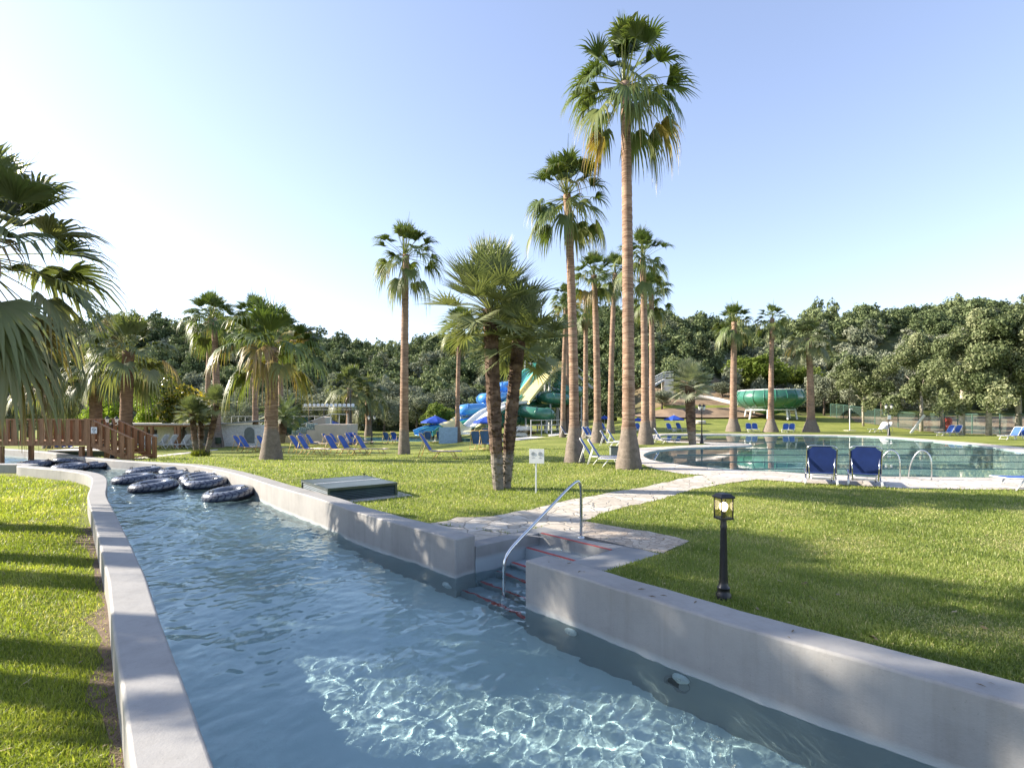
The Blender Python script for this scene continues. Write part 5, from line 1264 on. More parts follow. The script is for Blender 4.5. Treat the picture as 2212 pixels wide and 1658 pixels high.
# ---- pool ladder
t = thing('pool_ladder', 'steel pool ladder with two curved rails behind the navy loungers', 'ladder', G(1946, 1035, 0))
for du in (1944, 2012):
    g0 = G(du, 1036 if du < 2000 else 1037, 0); b = MB(); dn = Vector((-0.42, 0.40, 0))
    b.tube(smoothpath([g0+Vector((0, 0, 0.01)), g0+Vector((0, 0, .5)), g0+dn*.12+Vector((0, 0, .76)), g0+dn*.4+Vector((0, 0, .84)), g0+dn*.72+Vector((0, 0, .6)), g0+dn*.9+Vector((0, 0, .1)), g0+dn*.92+Vector((0, 0, -.8))], 6), .017, 10)
    o = b.build('rail', M_steel, None, smooth=True); o.parent = t; o.matrix_parent_inverse = Matrix.Translation(-t.location)
b = MB(); ga, gb = G(1944, 1036, 0)+Vector((-.42, .40, 0))*.92, G(2012, 1037, 0)+Vector((-.42, .40, 0))*.92
for z in (-.25, -.5, -.75): b.tube([(ga.x, ga.y, z), (gb.x, gb.y, z)], .02, 6)
o = b.build('rungs', M_steel, None); o.parent = t; o.matrix_parent_inverse = Matrix.Translation(-t.location)
# ---- underwater lights and jet on the channel walls
M_disc = mat('white_plastic_disc', (0.75, 0.78, 0.76), 0.35, 0.05, 9)
def wall_disc(q, nrm, r_, label, m_=None):
    t = thing('underwater_light', label, 'pool light', q); t.rotation_euler = nrm.to_track_quat('Z', 'Y').to_euler()
    b = MB(); b.lathe([(r_, 0), (r_, .012), (r_*.85, .03), (r_*.3, .036)], 20); b.build('cover', M_disc, t, smooth=True)
    b = MB(); b.lathe([(r_*.22, .036), (r_*.2, .042)], 10); b.build('screw', M_steel, t)
def on_path(path, frac):
    i = int(frac*(len(path)-1)); a, c = path[i], path[i+1]; d = (c-a).normalized(); q = a.lerp(c, frac*(len(path)-1)-i); return q, Vector((d.y, -d.x, 0))
for path, pts, lab in ((near_path, ((2.0, -.50), (0.72, -.52)), ('round white light cover half under water on the wall below the bollard lamp', 'round white light cover under water close to the steps')), (far_path, ((0.18, -.72),), ('white light cover shimmering under water at the wall\'s end by the steps',))):
    for (s, z), lb in zip(pts, lab):
        acc = 0; pp = path if path is near_path else path[::-1]
        for i in range(len(pp)-1):
            dl = (pp[i+1]-pp[i]).length
            if acc+dl >= s:
                d = (pp[i+1]-pp[i]).normalized()*(1 if path is near_path else -1); q = pp[i].lerp(pp[i+1], (s-acc)/dl); nn = Vector((d.y, -d.x, 0)); nn = -nn if nn.dot(Vector((-.75, -.66, 0))) < 0 else nn
                q.z = z; wall_disc(q+nn*.002, nn, .085, lb); break
            acc += dl
d = (near_path[15]-near_path[14]).normalized(); nn = Vector((d.y, -d.x, 0)); nn = -nn if nn.dot(Vector((-.75, -.66, 0))) < 0 else nn
q = loc(3.35, 0.0, -.62)
t = thing('water_jet', 'dark round jet opening under water in the wall at the photo\'s lower edge', 'water jet', q+nn*.004); t.rotation_euler = nn.to_track_quat('Z', 'Y').to_euler()
b = MB(); b.lathe([(.13, 0), (.13, .012), (.10, .016), (.095, .006)], 20, cap=False); b.build('collar', M_apron, t); b = MB(); b.lathe([(.0955, .0), (.095, .006)], 20); b.build('opening', M_ringb, t)
# ---- timber bridge
Yb = 23.5
t = thing('timber_bridge', 'brown timber footbridge with slatted railing and steps across the channel', 'bridge', (-21.5, Yb, 0))
def rel(u, v, dy=0.0): q = at(u, v, Yb); return Vector((q.x+21.5, dy, q.z))
xl, xr = rel(-330, 900).x, rel(197, 900).x
def camber(x): f = (x-xl)/(xr-xl); return 0.16*(1-(f)**1.6)*0+0.0
z_deck = rel(0, 954).z; z_top = rel(0, 906).z
b = MB()
b.box(((xl+xr)/2, .75, z_deck+.02), (xr-xl, 1.34, .05)); b.build('deck', M_wood, t)
for dy in (0, 1.5):
    b = MB(); b.beam((xl, dy, z_deck-.09), (xr, dy, z_deck-.06), .07, .22); b.build('beam', M_wood, t)
    b = MB(); b.beam((xl, dy, z_top), (xr+.08, dy, z_top), .13, .045); b.build('handrail', M_wood, t)
    b = MB(); x = xl+.1; sgn = -1 if dy == 0 else 1; rr = random.Random(int(dy*10)+1); i = 0
    while x < xr-.1:
        b.box((x, dy+sgn*(.052 if i % 2 == 0 else -.052)*(1), (z_deck-.04+z_top)/2-.02+rr.uniform(-.01, .01)), (.175, .024, z_top-z_deck+.06)); x += .02; x += .172 if i % 2 == 0 else .19; i += 1
    b.build('balusters', M_wood, t)
zb = rel(190, 988).z
for x in (rel(176, 0).x, rel(193, 0).x, rel(-120, 0).x, rel(2, 0).x):
    for dy in (.02, 1.48):
        if x == rel(193, 0).x: b = MB(); b.box((x, dy, (zb-.2+z_top+.05)/2), (.15, .15, z_top+.05-zb+.2))
        else: b = MB(); b.box((x, dy, (-1.0+z_deck-.2)/2), (.16, .16, z_deck-.2+1.0))
        b.build('post', M_wood, t, bevel=0.006)
# steps
xe = rel(285, 0).x; ze = rel(285, 992).z
for dy in (0, 1.5):
    b = MB(); b.beam((xr, dy, z_deck-.1), (xe-.1, dy, ze+.02), .06, .22); b.build('stringer', M_wood, t)
    b = MB(); b.beam((xr, dy, z_top), (xe, dy, rel(285, 948).z+.02), .12, .045); b.build('stair_handrail', M_wood, t)
    b = MB(); i = 0; x = xr+.14; sgn = -1 if dy == 0 else 1
    while x < xe-.05:
        f = (x-xr)/(xe-xr); zt_ = z_top+(rel(285, 948).z-z_top)*f-.02; zb_ = z_deck+(ze-z_deck)*f-.02
        b.box((x, dy+sgn*(.046 if i % 2 == 0 else -.046), (zt_+zb_)/2), (.17, .024, zt_-zb_)); x += .165; i += 1
    b.build('stair_balusters', M_wood, t)
    b = MB(); b.box((xe, dy, (ze-.1+rel(285, 946).z)/2), (.13, .13, rel(285, 946).z-ze+.1)); b.build('newel_post', M_wood, t)
for k in range(5):
    f = (k+.5)/5; b = MB(); b.box((xr+(xe-xr)*f, .75, z_deck+(ze-z_deck)*f), (.30, 1.4, .045)); b.build('step', M_wood, t)
p = at(203, 929, Yb-.16)
sg = thing('bridge_notice', 'small white notice with crossed-out diving symbol on the bridge post', 'sign', p)
b = MB(); b.box((0, 0, 0), (.27, .012, .29)); b.build('plate', M_white, sg)
b = MB(); b.tube([(.085*math.cos(a*.2617), -.008, .035+.06*math.sin(a*.2617)) for a in range(24)], .008, 4, close=True, cap=False); b.beam((-.06, -.008, .075), (.06, -.008, -.005), .004, .012); b.tube([(-.02, -.008, .035), (.03, -.008, .04)], .014, 5); b.build('symbol', M_ink, sg)
b = MB()
for z, w in ((-.06, .06), (-.10, .19)):
    x = -w/2; rr = random.Random(9)
    while x < w/2: q = rr.uniform(.010, .020); b.box((x+q/2, -.0075, z), (q, .003, .018)); x += q+.006
b.build('caption', M_ink, sg)
# ---- pergola, white arched wall, terraces
M_wwall = flag_mat('white_block_wall', [(0.66, 0.66, 0.66), (0.69, 0.69, 0.68), (0.72, 0.71, 0.70)], (0.52, 0.52, 0.52), 1.2, 0.02)
M_beige = mat('beige_render', (0.46, 0.40, 0.33), 0.85, 0.08, 0.8, 0.2, 20)
M_pale = mat('pale_render', (0.60, 0.55, 0.50), 0.85, 0.08, 0.8, 0.2, 20)
M_shade = mat('shutter_grey', (0.16, 0.18, 0.17), 0.7, 0.1, 3)
M_fence = mat('grey_rail', (0.42, 0.43, 0.43), 0.5, 0.1, 5)
Yp = 43.0
def rp(u, v, Y=Yp): return at(u, v, Y)
def arch_panel(b, x, z0, w, h, y, n=8):
    pts = [(x-w/2, z0), (x+w/2, z0)]+[(x+w/2*math.cos(a*math.pi/n), z0+h-w/2+w/2*math.sin(a*math.pi/n)) for a in range(n+1)]
    k = len(pts); b.add([(p[0], y, p[1]) for p in pts]+[(p[0], y+.08, p[1]) for p in pts], [list(range(k))]+[[i, (i+1) % k, k+(i+1) % k, k+i] for i in range(k)])
x0, x1, x2 = rp(238, 0).x, rp(450, 0).x, rp(552, 0).x
zg = T(x1, Yp)-.05; zr = rp(0, 917).z
t = thing('pergola_bar', 'long low white building with timber pergola behind the white loungers', 'building', (x1, Yp, 0))
b = MB(); b.box(((x0-x1)/2, 2.0, (zg+zr)/2), (x1-x0, .25, zr-zg)); w_ = b.build('wall', M_wwall, t)
b = MB(); b.box(((x0-x1)/2, .6, zr+.07), (x1-x0+.6, 3.4, .12)); b.build('roof', M_pale, t)
b = MB()
for y in (-.9, .6): b.box(((x0-x1)/2, y, zr-.07), (x1-x0+.4, .12, .16))
b.build('roof_beam', M_wood, t)
for u in (262, 300, 332, 345, 395, 402, 436):
    b = MB(); b.box((rp(u, 0).x-x1, -.9, (zg+zr-.15)/2), (.2, .2, zr-.15-zg)); b.build('post', M_wood, t)
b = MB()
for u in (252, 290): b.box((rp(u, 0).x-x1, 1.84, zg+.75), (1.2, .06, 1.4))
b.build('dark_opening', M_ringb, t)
b = MB(); arch_panel(b, rp(362, 0).x-x1, zg+.3, .8, 1.25, 1.80); arch_panel(b, rp(418, 0).x-x1, zg+.3, .7, 1.2, 1.80); b.build('niche', M_shade, t)
b = MB(); b.box(((x2-x1)/2+.1, 1.2, (zg+zr)/2-.03), (x2-x1, .3, zr-zg+.02)); b.build('arched_wall', M_wwall, t)
b = MB(); b.add([(.1, .6, zr-.02), (x2-x1+.1, .6, zr+.28), (x2-x1+.1, 2.2, zr+.28), (.1, 2.2, zr-.02), (.1, .6, zr+.06), (x2-x1+.1, .6, zr+.38), (x2-x1+.1, 2.2, zr+.38), (.1, 2.2, zr+.06)], [(0, 1, 2, 3), (7, 6, 5, 4), (0, 4, 5, 1), (3, 2, 6, 7), (1, 5, 6, 2), (0, 3, 7, 4)]); b.build('sloping_roof', mat('roof_sheet', (0.3, 0.31, 0.31), 0.7), t)
b = MB(); xa = b3(626, 0)[0]; arch_panel(b, rp(xa, 0).x-x1, zg+.35, .85, 1.35, 1.0); b.build('arched_window', M_shade, t)
# litter bin
p = G(484, 962); bt = thing('litter_bin', 'dark green litter bin on legs against the white arched wall', 'litter bin', Vector((rp(483, 0).x, 42.2, T(rp(483, 0).x, 42.2))))
b = MB(); b.lathe([(.22, .35), (.27, .85), (.25, .87)], 12); b.build('bin', M_hg, bt); b = MB(); b.tube([(-.25, 0, 0), (-.25, 0, .6)], .025, 6); b.tube([(.25, 0, 0), (.25, 0, .6)], .025, 6); b.build('stand', M_black, bt)
# terraces (amphitheatre)
Ya = 50.0
def ra(u, v, Y=Ya): return at(u, v, Y)
t = thing('seating_terrace', 'pale stepped seating terrace behind the loungers', 'terrace', (ra(600, 0).x, Ya, 0)); ox = ra(600, 0).x
zt0 = T(ox, Ya)-.1
b = MB()
for k in range(4): b.box(((ra(556, 0).x+ra(632, 0).x)/2-ox, .6+k*.9, (zt0+ra(0, 941-k*7).z)/2), (ra(632, 0).x-ra(556, 0).x+k*.05, .9, ra(0, 941-k*7).z-zt0))
b.build('tiers', M_pale, t)
b = MB(); b.box((ra(590, 0, 56).x-ox, 6, (zt0+ra(0, 913, 56).z)/2), (ra(690, 0, 56).x-ra(480, 0, 56).x, .3, ra(0, 913, 56).z-zt0)); b.build('back_wall', M_pale, t)
b = MB(); b.box((ra(515, 0, 58).x-ox, 8, (zt0+ra(0, 899, 58).z)/2), (ra(560, 0, 58).x-ra(476, 0, 58).x, .3, ra(0, 899, 58).z-zt0)); b.build('upper_wall', mat('grey_render', (0.35, 0.34, 0.33), 0.85), t)
b = MB(); zf0, zf1 = ra(0, 913, 56).z, ra(0, 899, 56).z
for u in range(500, 690, 15): x = ra(u, 0, 56).x-ox; b.tube([(x, 6, zf0-.05), (x, 6, zf1)], .03, 5)
b.tube([(ra(500, 0, 56).x-ox, 6, zf1), (ra(690, 0, 56).x-ox, 6, zf1)], .03, 5); b.build('railing', M_fence, t)
t2 = thing('stage_block', 'beige stage block with outside stairs behind the open parasol', 'building', (ra(690, 0).x, Ya, 0)); ox = ra(690, 0).x
b = MB()
us = [(653, 672, 941.5), (668, 690, 935), (684, 706, 927), (700, 768, 915.5)]
for k, (ua, ub, v) in enumerate(us): b.box(((ra(ua, 0).x+ra(ub, 0).x)/2-ox, -.9+k*.03, (zt0+ra(0, v).z)/2), (ra(ub, 0).x-ra(ua, 0).x-.02*k, 3.2, ra(0, v).z-zt0))
b.build('block', M_beige, t2)
b = MB(); zc = ra(0, 915.5).z
for u in (732, 750, 768): b.tube([(ra(u, 0).x-ox, -2.3, zc), (ra(u, 0).x-ox, -2.3, ra(0, 893).z)], .03, 5)
b.tube([(ra(672, 0).x-ox, -2.3, ra(0, 916).z), (ra(732, 0).x-ox, -2.3, ra(0, 894).z), (ra(768, 0).x-ox, -2.3, ra(0, 895).z)], .035, 5); b.build('railing', M_fence, t2)
t3 = thing('stage_hut', 'small beige hut with slanted top behind the stage stairs', 'hut', (ra(689, 0, 54).x, 54, 0))
b = MB(); w = (ra(703, 0, 54).x-ra(675, 0, 54).x)/2; za, zb_ = ra(0, 922, 54).z, ra(0, 899, 54).z
b.add([(-w, 0, za-1), (w, 0, za-1), (w, 2, za-1), (-w, 2, za-1), (-w, 0, zb_-.5), (w*.2, 0, zb_), (w, 0, zb_-.1), (w, 2, zb_-.1), (w*.2, 2, zb_), (-w, 2, zb_-.5)], [(0, 1, 6, 5, 4), (2, 3, 9, 8, 7), (1, 2, 7, 6), (0, 4, 9, 3), (4, 5, 8, 9), (5, 6, 7, 8)]); b.build('wall', M_beige, t3)
# terrace seats
M_seatg = mat('green_plastic_seat', (0.03, 0.10, 0.085), 0.4, 0.1, 4); M_seatw = mat('pale_green_seat', (0.34, 0.42, 0.40), 0.4, 0.1, 4)
def seat_mesh(m):
    b = MB(); b.box((0, 0, .22), (.42, .42, .05)); b.box((0, .2, .45), (.42, .05, .45)); b.box((0, 0, .1), (.1, .3, .2)); return b.mesh('stadium_seat', m)
SG, SW = seat_mesh(M_seatg), seat_mesh(M_seatw)
for k in range(4):
    for j, u in enumerate((562, 570, 578, 586, 612, 622)):
        x = ra(u, 0).x-.0; y = Ya+.6+k*.9; o = link('stadium_seat', SG); o.location = (x+.1*k, y, ra(0, 941-k*7).z+.004); o.scale = (1.2, 1.2, 1.2); tag(o, 'dark green plastic seat on the pale seating terrace', 'seat', 'green seats on the terrace')
for k in range(3):
    for j in range(5):
        x = ra(657+j*4+k*15, 0).x; o = link('stadium_seat', SW); o.location = (x, Ya-2.1, ra(0, us[k][2]).z+.004); o.scale = (.9, .9, .9); o.rotation_euler = (0, 0, R(60)); tag(o, 'pale green plastic seat on the steps of the beige stage', 'seat', 'pale seats on the stage steps')
# stage light bar
t = thing('spotlight_bar', 'long truss of stage spotlights on dark masts behind the terrace', 'stage lights', (ra(703, 0, 57).x, 57, 0)); ox = ra(703, 0, 57).x
z = ra(0, 879, 57).z; xa, xb = ra(654, 0, 57).x-ox, ra(770, 0, 57).x-ox
b = MB(); b.tube([(xa, 0, z), (xb, 0, z)], .05, 6); b.tube([(xa, 0, z-.3), (xb, 0, z-.25)], .035, 6); b.build('truss', M_fence, t)
for u in (668, 699, 756): b = MB(); x = ra(u, 0, 57).x-ox; b.tube([(x, .1, T(ox, 57)-1), (x, .1, z+.05 if u < 750 else z+1.9)], .07, 8); b.build('mast', M_black, t)
for k in range(12): b = MB(); x = xa+(xb-xa)*(k+.7)/12.5; b.lathe([(.10, 0), (.16, .12), (.19, .38)], 8, (0, 0, 0)); o = b.build('spotlight', M_white, t); o.location = (x, -.1, z+.05); o.rotation_euler = (R(60), 0, R(20))
# posters
for k, (u, wd, lb) in enumerate(((752, 9, 'blue poster board leaning beside the beige stage'), (761, 12, 'larger blue poster board between stage and silvery palm'))):
    p = ra(u, 943, 47); p.z = T(p.x, 47); hgt = 26/F*47; t = thing('poster_board', lb, 'poster board', p, R(-20), 'blue poster boards'); b = MB(); b.box((0, 0, hgt/2), (wd/F*47*1.4, .05, hgt)); b.build('panel', M_para, t); b = MB(); b.box((0, -.03, hgt*.45), (wd/F*47*.7, .012, hgt*.4), rz=0); b.build('picture', mat('poster_print', (0.3, 0.35, 0.4), 0.5, 0.4, 4), t)
# ---- water slides
def s5(x, y): return (b5(x, y))
def S3(x, y, Y): u, v = b5(x, y); return at(u, v, Y)
M_teal = mat('teal_fibreglass', (0.10, 0.42, 0.36), 0.25, 0.08, 0.6, coat=0.4)
M_yell = mat('yellow_fibreglass', (0.66, 0.58, 0.24), 0.28, 0.08, 0.6, coat=0.4)
M_sblue = mat('blue_fibreglass', (0.07, 0.25, 0.60), 0.22, 0.12, 0.6, coat=0.5)
M_sgreen = mat('green_fibreglass', (0.035, 0.15, 0.10), 0.22, 0.12, 0.6, coat=0.5)
M_swhite = mat('white_fibreglass', (0.70, 0.71, 0.70), 0.3, 0.05, 0.6, coat=0.4)
def trough(w, h, wave=0): return [(-w/2-.06, h), (-w/2, h), (-w/2, .12), (-w/2+.12, 0), (w/2-.12, 0), (w/2, .12), (w/2, h), (w/2+.06, h)]
t = thing('slide_tower', 'grey slide tower platform with railing above the water slides', 'tower', S3(1680, 985, 62)); org = t.location.copy()
def lo_(p): return p-org
pl = MB(); c0, c1 = S3(1465, 445, 62)-org, S3(1905, 445, 62)-org; pl.box(((c0.x+c1.x)/2, 1.5, c0.z-.1), (c1.x-c0.x, 3.4, .2)); pl.build('platform', M_fence, t)
b = MB()
for k in range(10): x = c0.x+(c1.x-c0.x)*k/9; b.tube([(x, 3.1, c0.z), (x, 3.1, c0.z+1.35)], .04, 5); b.tube([(x, -.1, c0.z), (x, -.1, c0.z+1.3)], .03, 5) if k in (0, 1, 8, 9) else None
for z in (.5, .9, 1.33): b.tube([(c0.x, 3.1, c0.z+z), (c1.x, 3.1, c0.z+z)], .035, 5); b.tube([(c0.x, -.1, c0.z+z), (c0.x, 3.1, c0.z+z)], .035, 5); b.tube([(c1.x, -.1, c0.z+z), (c1.x, 3.1, c0.z+z)], .035, 5)
b.build('railing', M_fence, t)
for x, y in ((1490, 0.2), (1640, .2), (1745, .2), (1890, .2), (1490, 2.8), (1890, 2.8), (1690, 2.8)):
    q = S3(x, 445, 62)-org; b = MB(); b.tube([(q.x, y, -1.2), (q.x, y, c0.z-.2)], .16, 8); b.build('column', M_fence, t)
q0, q1 = S3(1905, 470, 63)-org, S3(2045, 590, 63)-org; b = MB(); b.beam(q0, q1, 1.2, .25); b.tube([q0+Vector((0, -.6, 1)), q1+Vector((0, -.6, 1))], .04, 5); b.build('staircase', M_fence, t)
def slide(name, label, m_, pts, w, h, extra=None, cat='water slide'):
    p0 = Vector(pts[-1]); t = thing(name, label, cat, p0, 0, 'water slides')
    path = [q-p0 for q in smoothpath(pts, 7)]
    b = MB(); b.sweep(path, trough(w, h)); b.build('chute', m_, t, smooth=True, auto=True, solid=0.07)
    return t, p0
t, p0 = slide('open_slide', 'steep teal open slide dropping from the tower, beside the yellow one', M_teal, [S3(1620, 440, 63.6), S3(1575, 436, 62), S3(1510, 470, 60.3), S3(1440, 600, 58.4), S3(1405, 680, 57)], 2.0, .4)
b = MB()
for x in (1548, 1597): q = S3(x, 392, 62.4)-p0; b.box(q+Vector((0, 0, -.3)), (.5, 1.2, 1.1))
b.build('entry_fin', M_teal, t)
q = [S3(1405, 676, 57), S3(1300, 770, 55.5), S3(1150, 862, 54), S3(900, 925, 52), S3(700, 960, 50.5), S3(620, 1000, 49.5)]
t, p0 = slide('open_slide', 'long pale green run-out of the open slide reaching into the slide pool', M_teal, q, 1.6, .5)
t, p0 = slide('open_slide', 'steep pale yellow open slide dropping from the tower', M_yell, [S3(1770, 420, 63), S3(1715, 430, 61.5), S3(1640, 462, 59.5), S3(1560, 560, 57.5), S3(1430, 725, 55.0)], 2.3, .35)
b = MB()
for x in (1718, 1765): q = S3(x, 385, 61.6)-p0; b.box(q+Vector((0, 0, -.3)), (.55, 1.2, 1.3))
b.build('entry_fin', M_yell, t)
t, p0 = slide('open_slide', 'white middle run of the yellow slide with flared yellow lip above the pool', M_swhite, [S3(1430, 722, 55.0), S3(1330, 735, 54), S3(1170, 800, 52), S3(1030, 925, 49.5)], 2.3, .3)
pth = [q-p0 for q in smoothpath([S3(1030, 923, 49.5), S3(985, 952, 48.6), S3(930, 975, 47.8), S3(905, 990, 47.3)], 6)]
b = MB(); b.sweep(pth, [(-2.2, .9), (-1.7, .75), (-1.3, .2), (-.9, .0), (.9, 0), (1.3, .2), (1.7, .8), (2.1, 1.0)]); b.build('flared_lip', M_yell, t, smooth=True, solid=0.06)
# enclosed spirals
def helix_pts(lst, Y): return [S3(x, y, Y+d) for x, y, d in lst]
def tubeslide(label, m_, pts, r_, open_from=None, every=6):
    p0 = Vector(pts[-1]); t = thing('tube_slide', label, 'water slide', p0, 0, 'water slides')
    path = [q-p0 for q in smoothpath(pts, 8)]
    b = MB(); b.tube(path, r_, 16, cap=False)
    for i in range(4, len(path)-3, every): b.tube([path[i], path[i].lerp(path[i+1], .16)], r_+.07, 16, cap=False)
    o = b.build('tube', m_, t, smooth=True, solid=0.05, auto=True)
    b = MB()
    for i in range(8, len(path)-6, 11): q = path[i]; b.tube([(q.x, q.y, q.z-r_), (q.x, q.y, min(q.z-r_-.3, T(p0.x, p0.y)-p0.z-.3))], .10, 6)
    b.build('supports', M_fence, t)
    return t, p0, path
Yc = 57
tubeslide('blue spiral tube slide looping beside the tower', M_sblue, helix_pts([(1500, 520, 5), (1420, 560, 4), (1280, 575, 3), (1180, 600, 5), (1290, 610, 8), (1400, 630, 6), (1300, 665, 1), (1120, 675, 0), (1090, 690, 3), (1200, 700, 7), (1330, 705, 5), (1250, 755, 0), (1050, 765, -2.5), (930, 775, -2.5), (915, 800, 1), (1050, 808, 3), (1180, 815, 2)], Yc), .55)
t, p0 = slide('open_slide', 'long blue open run-out ending in a curled lip in the slide pool', M_sblue, [S3(1200, 815, 59), S3(1120, 862, 57), S3(900, 905, 54), S3(700, 945, 51.5), S3(600, 970, 50.5), S3(535, 995, 50)], 1.2, .5)
t, p0, path = tubeslide('green spiral tube slide looping beneath the tower to a dark mouth', M_sgreen, helix_pts([(1775, 440, 4), (1770, 520, 4), (1745, 600, 3), (1850, 612, 1), (1960, 620, 4), (1850, 640, 7), (1650, 655, 4), (1600, 672, 1), (1700, 675, -1), (1850, 690, 1), (1700, 715, 3), (1500, 742, 1), (1410, 760, 0), (1430, 785, -3), (1560, 805, -4.5), (1670, 815, -4), (1650, 835, -1), (1500, 850, 0), (1350, 862, -2), (1200, 885, -4), (1120, 925, -6), (1070, 955, -7.5), (1045, 978, -9)], Yc), .60)
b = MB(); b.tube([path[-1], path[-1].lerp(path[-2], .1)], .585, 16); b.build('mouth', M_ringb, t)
# pump box + white panels + railing
p = S3(1440, 1003, 47); t = thing('pump_box', 'white concrete pump box beside the slides', 'pump box', Vector((p.x, 47, T(p.x, 47)))); w = (S3(1510, 0, 47).x-S3(1370, 0, 47).x); z = S3(0, 920, 47).z-T(p.x, 47)
b = MB(); b.box((0, .8, z/2), (w, 2.2, z), rz=R(-14)); b.build('block', M_swhite, t, bevel=0.02); b = MB(); b.box((-.1, .8, z+.02), (.8, 1.0, .04), rz=R(-14)); b.build('cover', M_shade, t)
p = S3(800, 1055, 46.5); t = thing('splash_panel', 'pale blue splash panel standing in the slide pool behind the thin palm', 'panel', Vector((p.x, 46.5, T(p.x, 46.5)))); b = MB(); w = S3(905, 0, 46.5).x-S3(745, 0, 46.5).x; b.box((0, 0, .75), (w, .12, 1.5)); b.build('panel', mat('pale_blue_panel', (0.24, 0.36, 0.50), 0.35), t)
t = thing('pool_railing', 'grey three-bar railing along the path by the slides', 'railing', S3(1640, 975, 47.5)); org = t.location.copy(); b = MB()
ln = [S3(1515, 968, 46), S3(1695, 970, 47), S3(1780, 955, 51)]
for q in ln+[ln[0].lerp(ln[1], .5)]: q = q-org; b.tube([(q.x, q.y, -.3), (q.x, q.y, 1.25)], .05, 6)
for z in (.35, .75, 1.2): b.tube([Vector((q.x, q.y, z))-Vector((org.x, org.y, 0)) for q in ln], .04, 6)
b.build('bars', M_fence, t)
# ---- green bowl slide
def b7(x, y, Y): u, v = a7(x, y); return at(u, v, Y)
Yw = 74.0; c = b7(1738, 1150, Yw); zgr = T(c.x, Yw)
t = thing('bowl_slide', 'big dark green ribbed bowl slide on white legs across the pool', 'water slide', Vector((c.x, Yw, zgr))); rad = (b7(2018, 0, Yw).x-b7(1458, 0, Yw).x)/2
zz = lambda y: b7(0, y, Yw).z-zgr
prof = [(rad*.10, zz(1118)), (rad*.35, zz(1100)), (rad*.62, zz(1075)), (rad*.86, zz(1040)), (rad*.98, zz(1005)), (rad, zz(985)), (rad*.985, zz(960)), (rad*.93, zz(930)), (rad*.90, zz(917))]
b = MB(); b.lathe(prof, 56, cap=False); b.build('bowl', M_sgreen, t, smooth=True, solid=0.08)
b = MB()
for k in range(20):
    a = 2*math.pi*k/20; b.tube([((r_+.05)*math.cos(a), (r_+.05)*math.sin(a), z) for r_, z in prof], .07, 5)
b.build('ribs', M_sgreen, t)
b = MB(); b.tube([((rad*.68)*math.cos(a*.131), (rad*.68)*math.sin(a*.131), zz(1078)-.08) for a in range(48)], .10, 6, close=True, cap=False); b.tube([((rad*.905)*math.cos(a*.131), (rad*.905)*math.sin(a*.131), zz(917)) for a in range(48)], .09, 6, close=True, cap=False); b.build('ring_beam', M_swhite, t)
for k in range(8):
    a = 2*math.pi*(k+.3)/8; b = MB(); b.tube([(rad*.67*math.cos(a), rad*.67*math.sin(a), zz(1075)), (rad*.73*math.cos(a), rad*.73*math.sin(a), -.1)], .13, 8); b.build('leg', M_swhite, t)
b = MB(); b.tube(smoothpath([b7(1090, 965, 80)-t.location, b7(1250, 985, 79)-t.location, b7(1380, 1015, 77)-t.location, b7(1475, 1032, 75.5)-t.location], 5), .3, 10); b.build('inlet_chute', M_pale, t, smooth=True)
# stair block on the bank
p = b7(870, 930, 84); t = thing('stair_block', 'white stair tower block with railed flight on the earth bank', 'staircase', Vector((p.x, 84, T(p.x, 84)))); org = t.location.copy()
def l7(x, y, Y): return b7(x, y, Y)-org
b = MB(); q0, q1 = l7(825, 815, 84), l7(905, 935, 84); b.box(((q0.x+q1.x)/2, .8, (q0.z+min(q1.z, -.2))/2), (q1.x-q0.x, 1.6, q0.z-min(q1.z, -.2))); b.build('block', M_pale, t)
b = MB(); b.beam(l7(670, 895, 84)+Vector((0, .8, -.3)), l7(835, 812, 84)+Vector((0, .8, -.1)), 1.5, .3); b.build('flight', M_fence, t)
b = MB()
for dz in (0.35, .7, 1.1):
    for dy in (.05, 1.5): b.tube([l7(670, 893, 84)+Vector((0, dy, dz)), l7(833, 810, 84)+Vector((0, dy, dz)), l7(905, 810, 84)+Vector((0, dy, dz))], .05, 5)
for k in range(6): q = l7(670, 893, 84).lerp(l7(833, 810, 84), k/5); b.tube([q+Vector((0, .05, -.1)), q+Vector((0, .05, 1.1))], .05, 5)
b.build('railing', M_fence, t)
# pale round boulder / cover on the lawn
p = G(*a7(1120, 1200)); t = thing('stone_bench', 'low round pale stone seat on the lawn behind the pool\'s lamp post', 'stone seat', p); b = MB(); b.lathe([(.9, 0), (.95, .3), (.8, .42), (.1, .44)], 14); b.build('drum', M_pale, t, smooth=True, auto=True)
# ---- wire fence on the poplar side
M_net = None
m, tt, bs, ou = nt('wire_mesh'); tc = N(tt, 'ShaderNodeTexCoord'); 
tp = N(tt, 'ShaderNodeBsdfTransparent'); mx = N(tt, 'ShaderNodeMixShader', Fac=0.22); bs.inputs['Base Color'].default_value = (0.05, 0.09, 0.07, 1)
tt.links.new(tp.outputs[0], mx.inputs[1]); tt.links.new(bs.outputs[0], mx.inputs[2]); tt.links.new(mx.outputs[0], ou.inputs[0]); M_net = m
M_post = mat('green_post', (0.05, 0.11, 0.085), 0.5, 0.15, 5)
fl_ = [G(u, v) for u, v in ((1794, 900), (1838, 908), (1890, 917), (1940, 924), (1985, 930), (2040, 934), (2100, 937), (2160, 939), (2230, 941), (2330, 943))]
t = thing('wire_fence', 'green wire fence with posts running behind the poplars', 'fence', fl_[4]); org = fl_[4].copy()
pp = []
for a, c in zip(fl_, fl_[1:]):
    k = max(1, round((c-a).length/2.6)); pp += [a.lerp(c, j/k) for j in range(k)]
pp.append(fl_[-1])
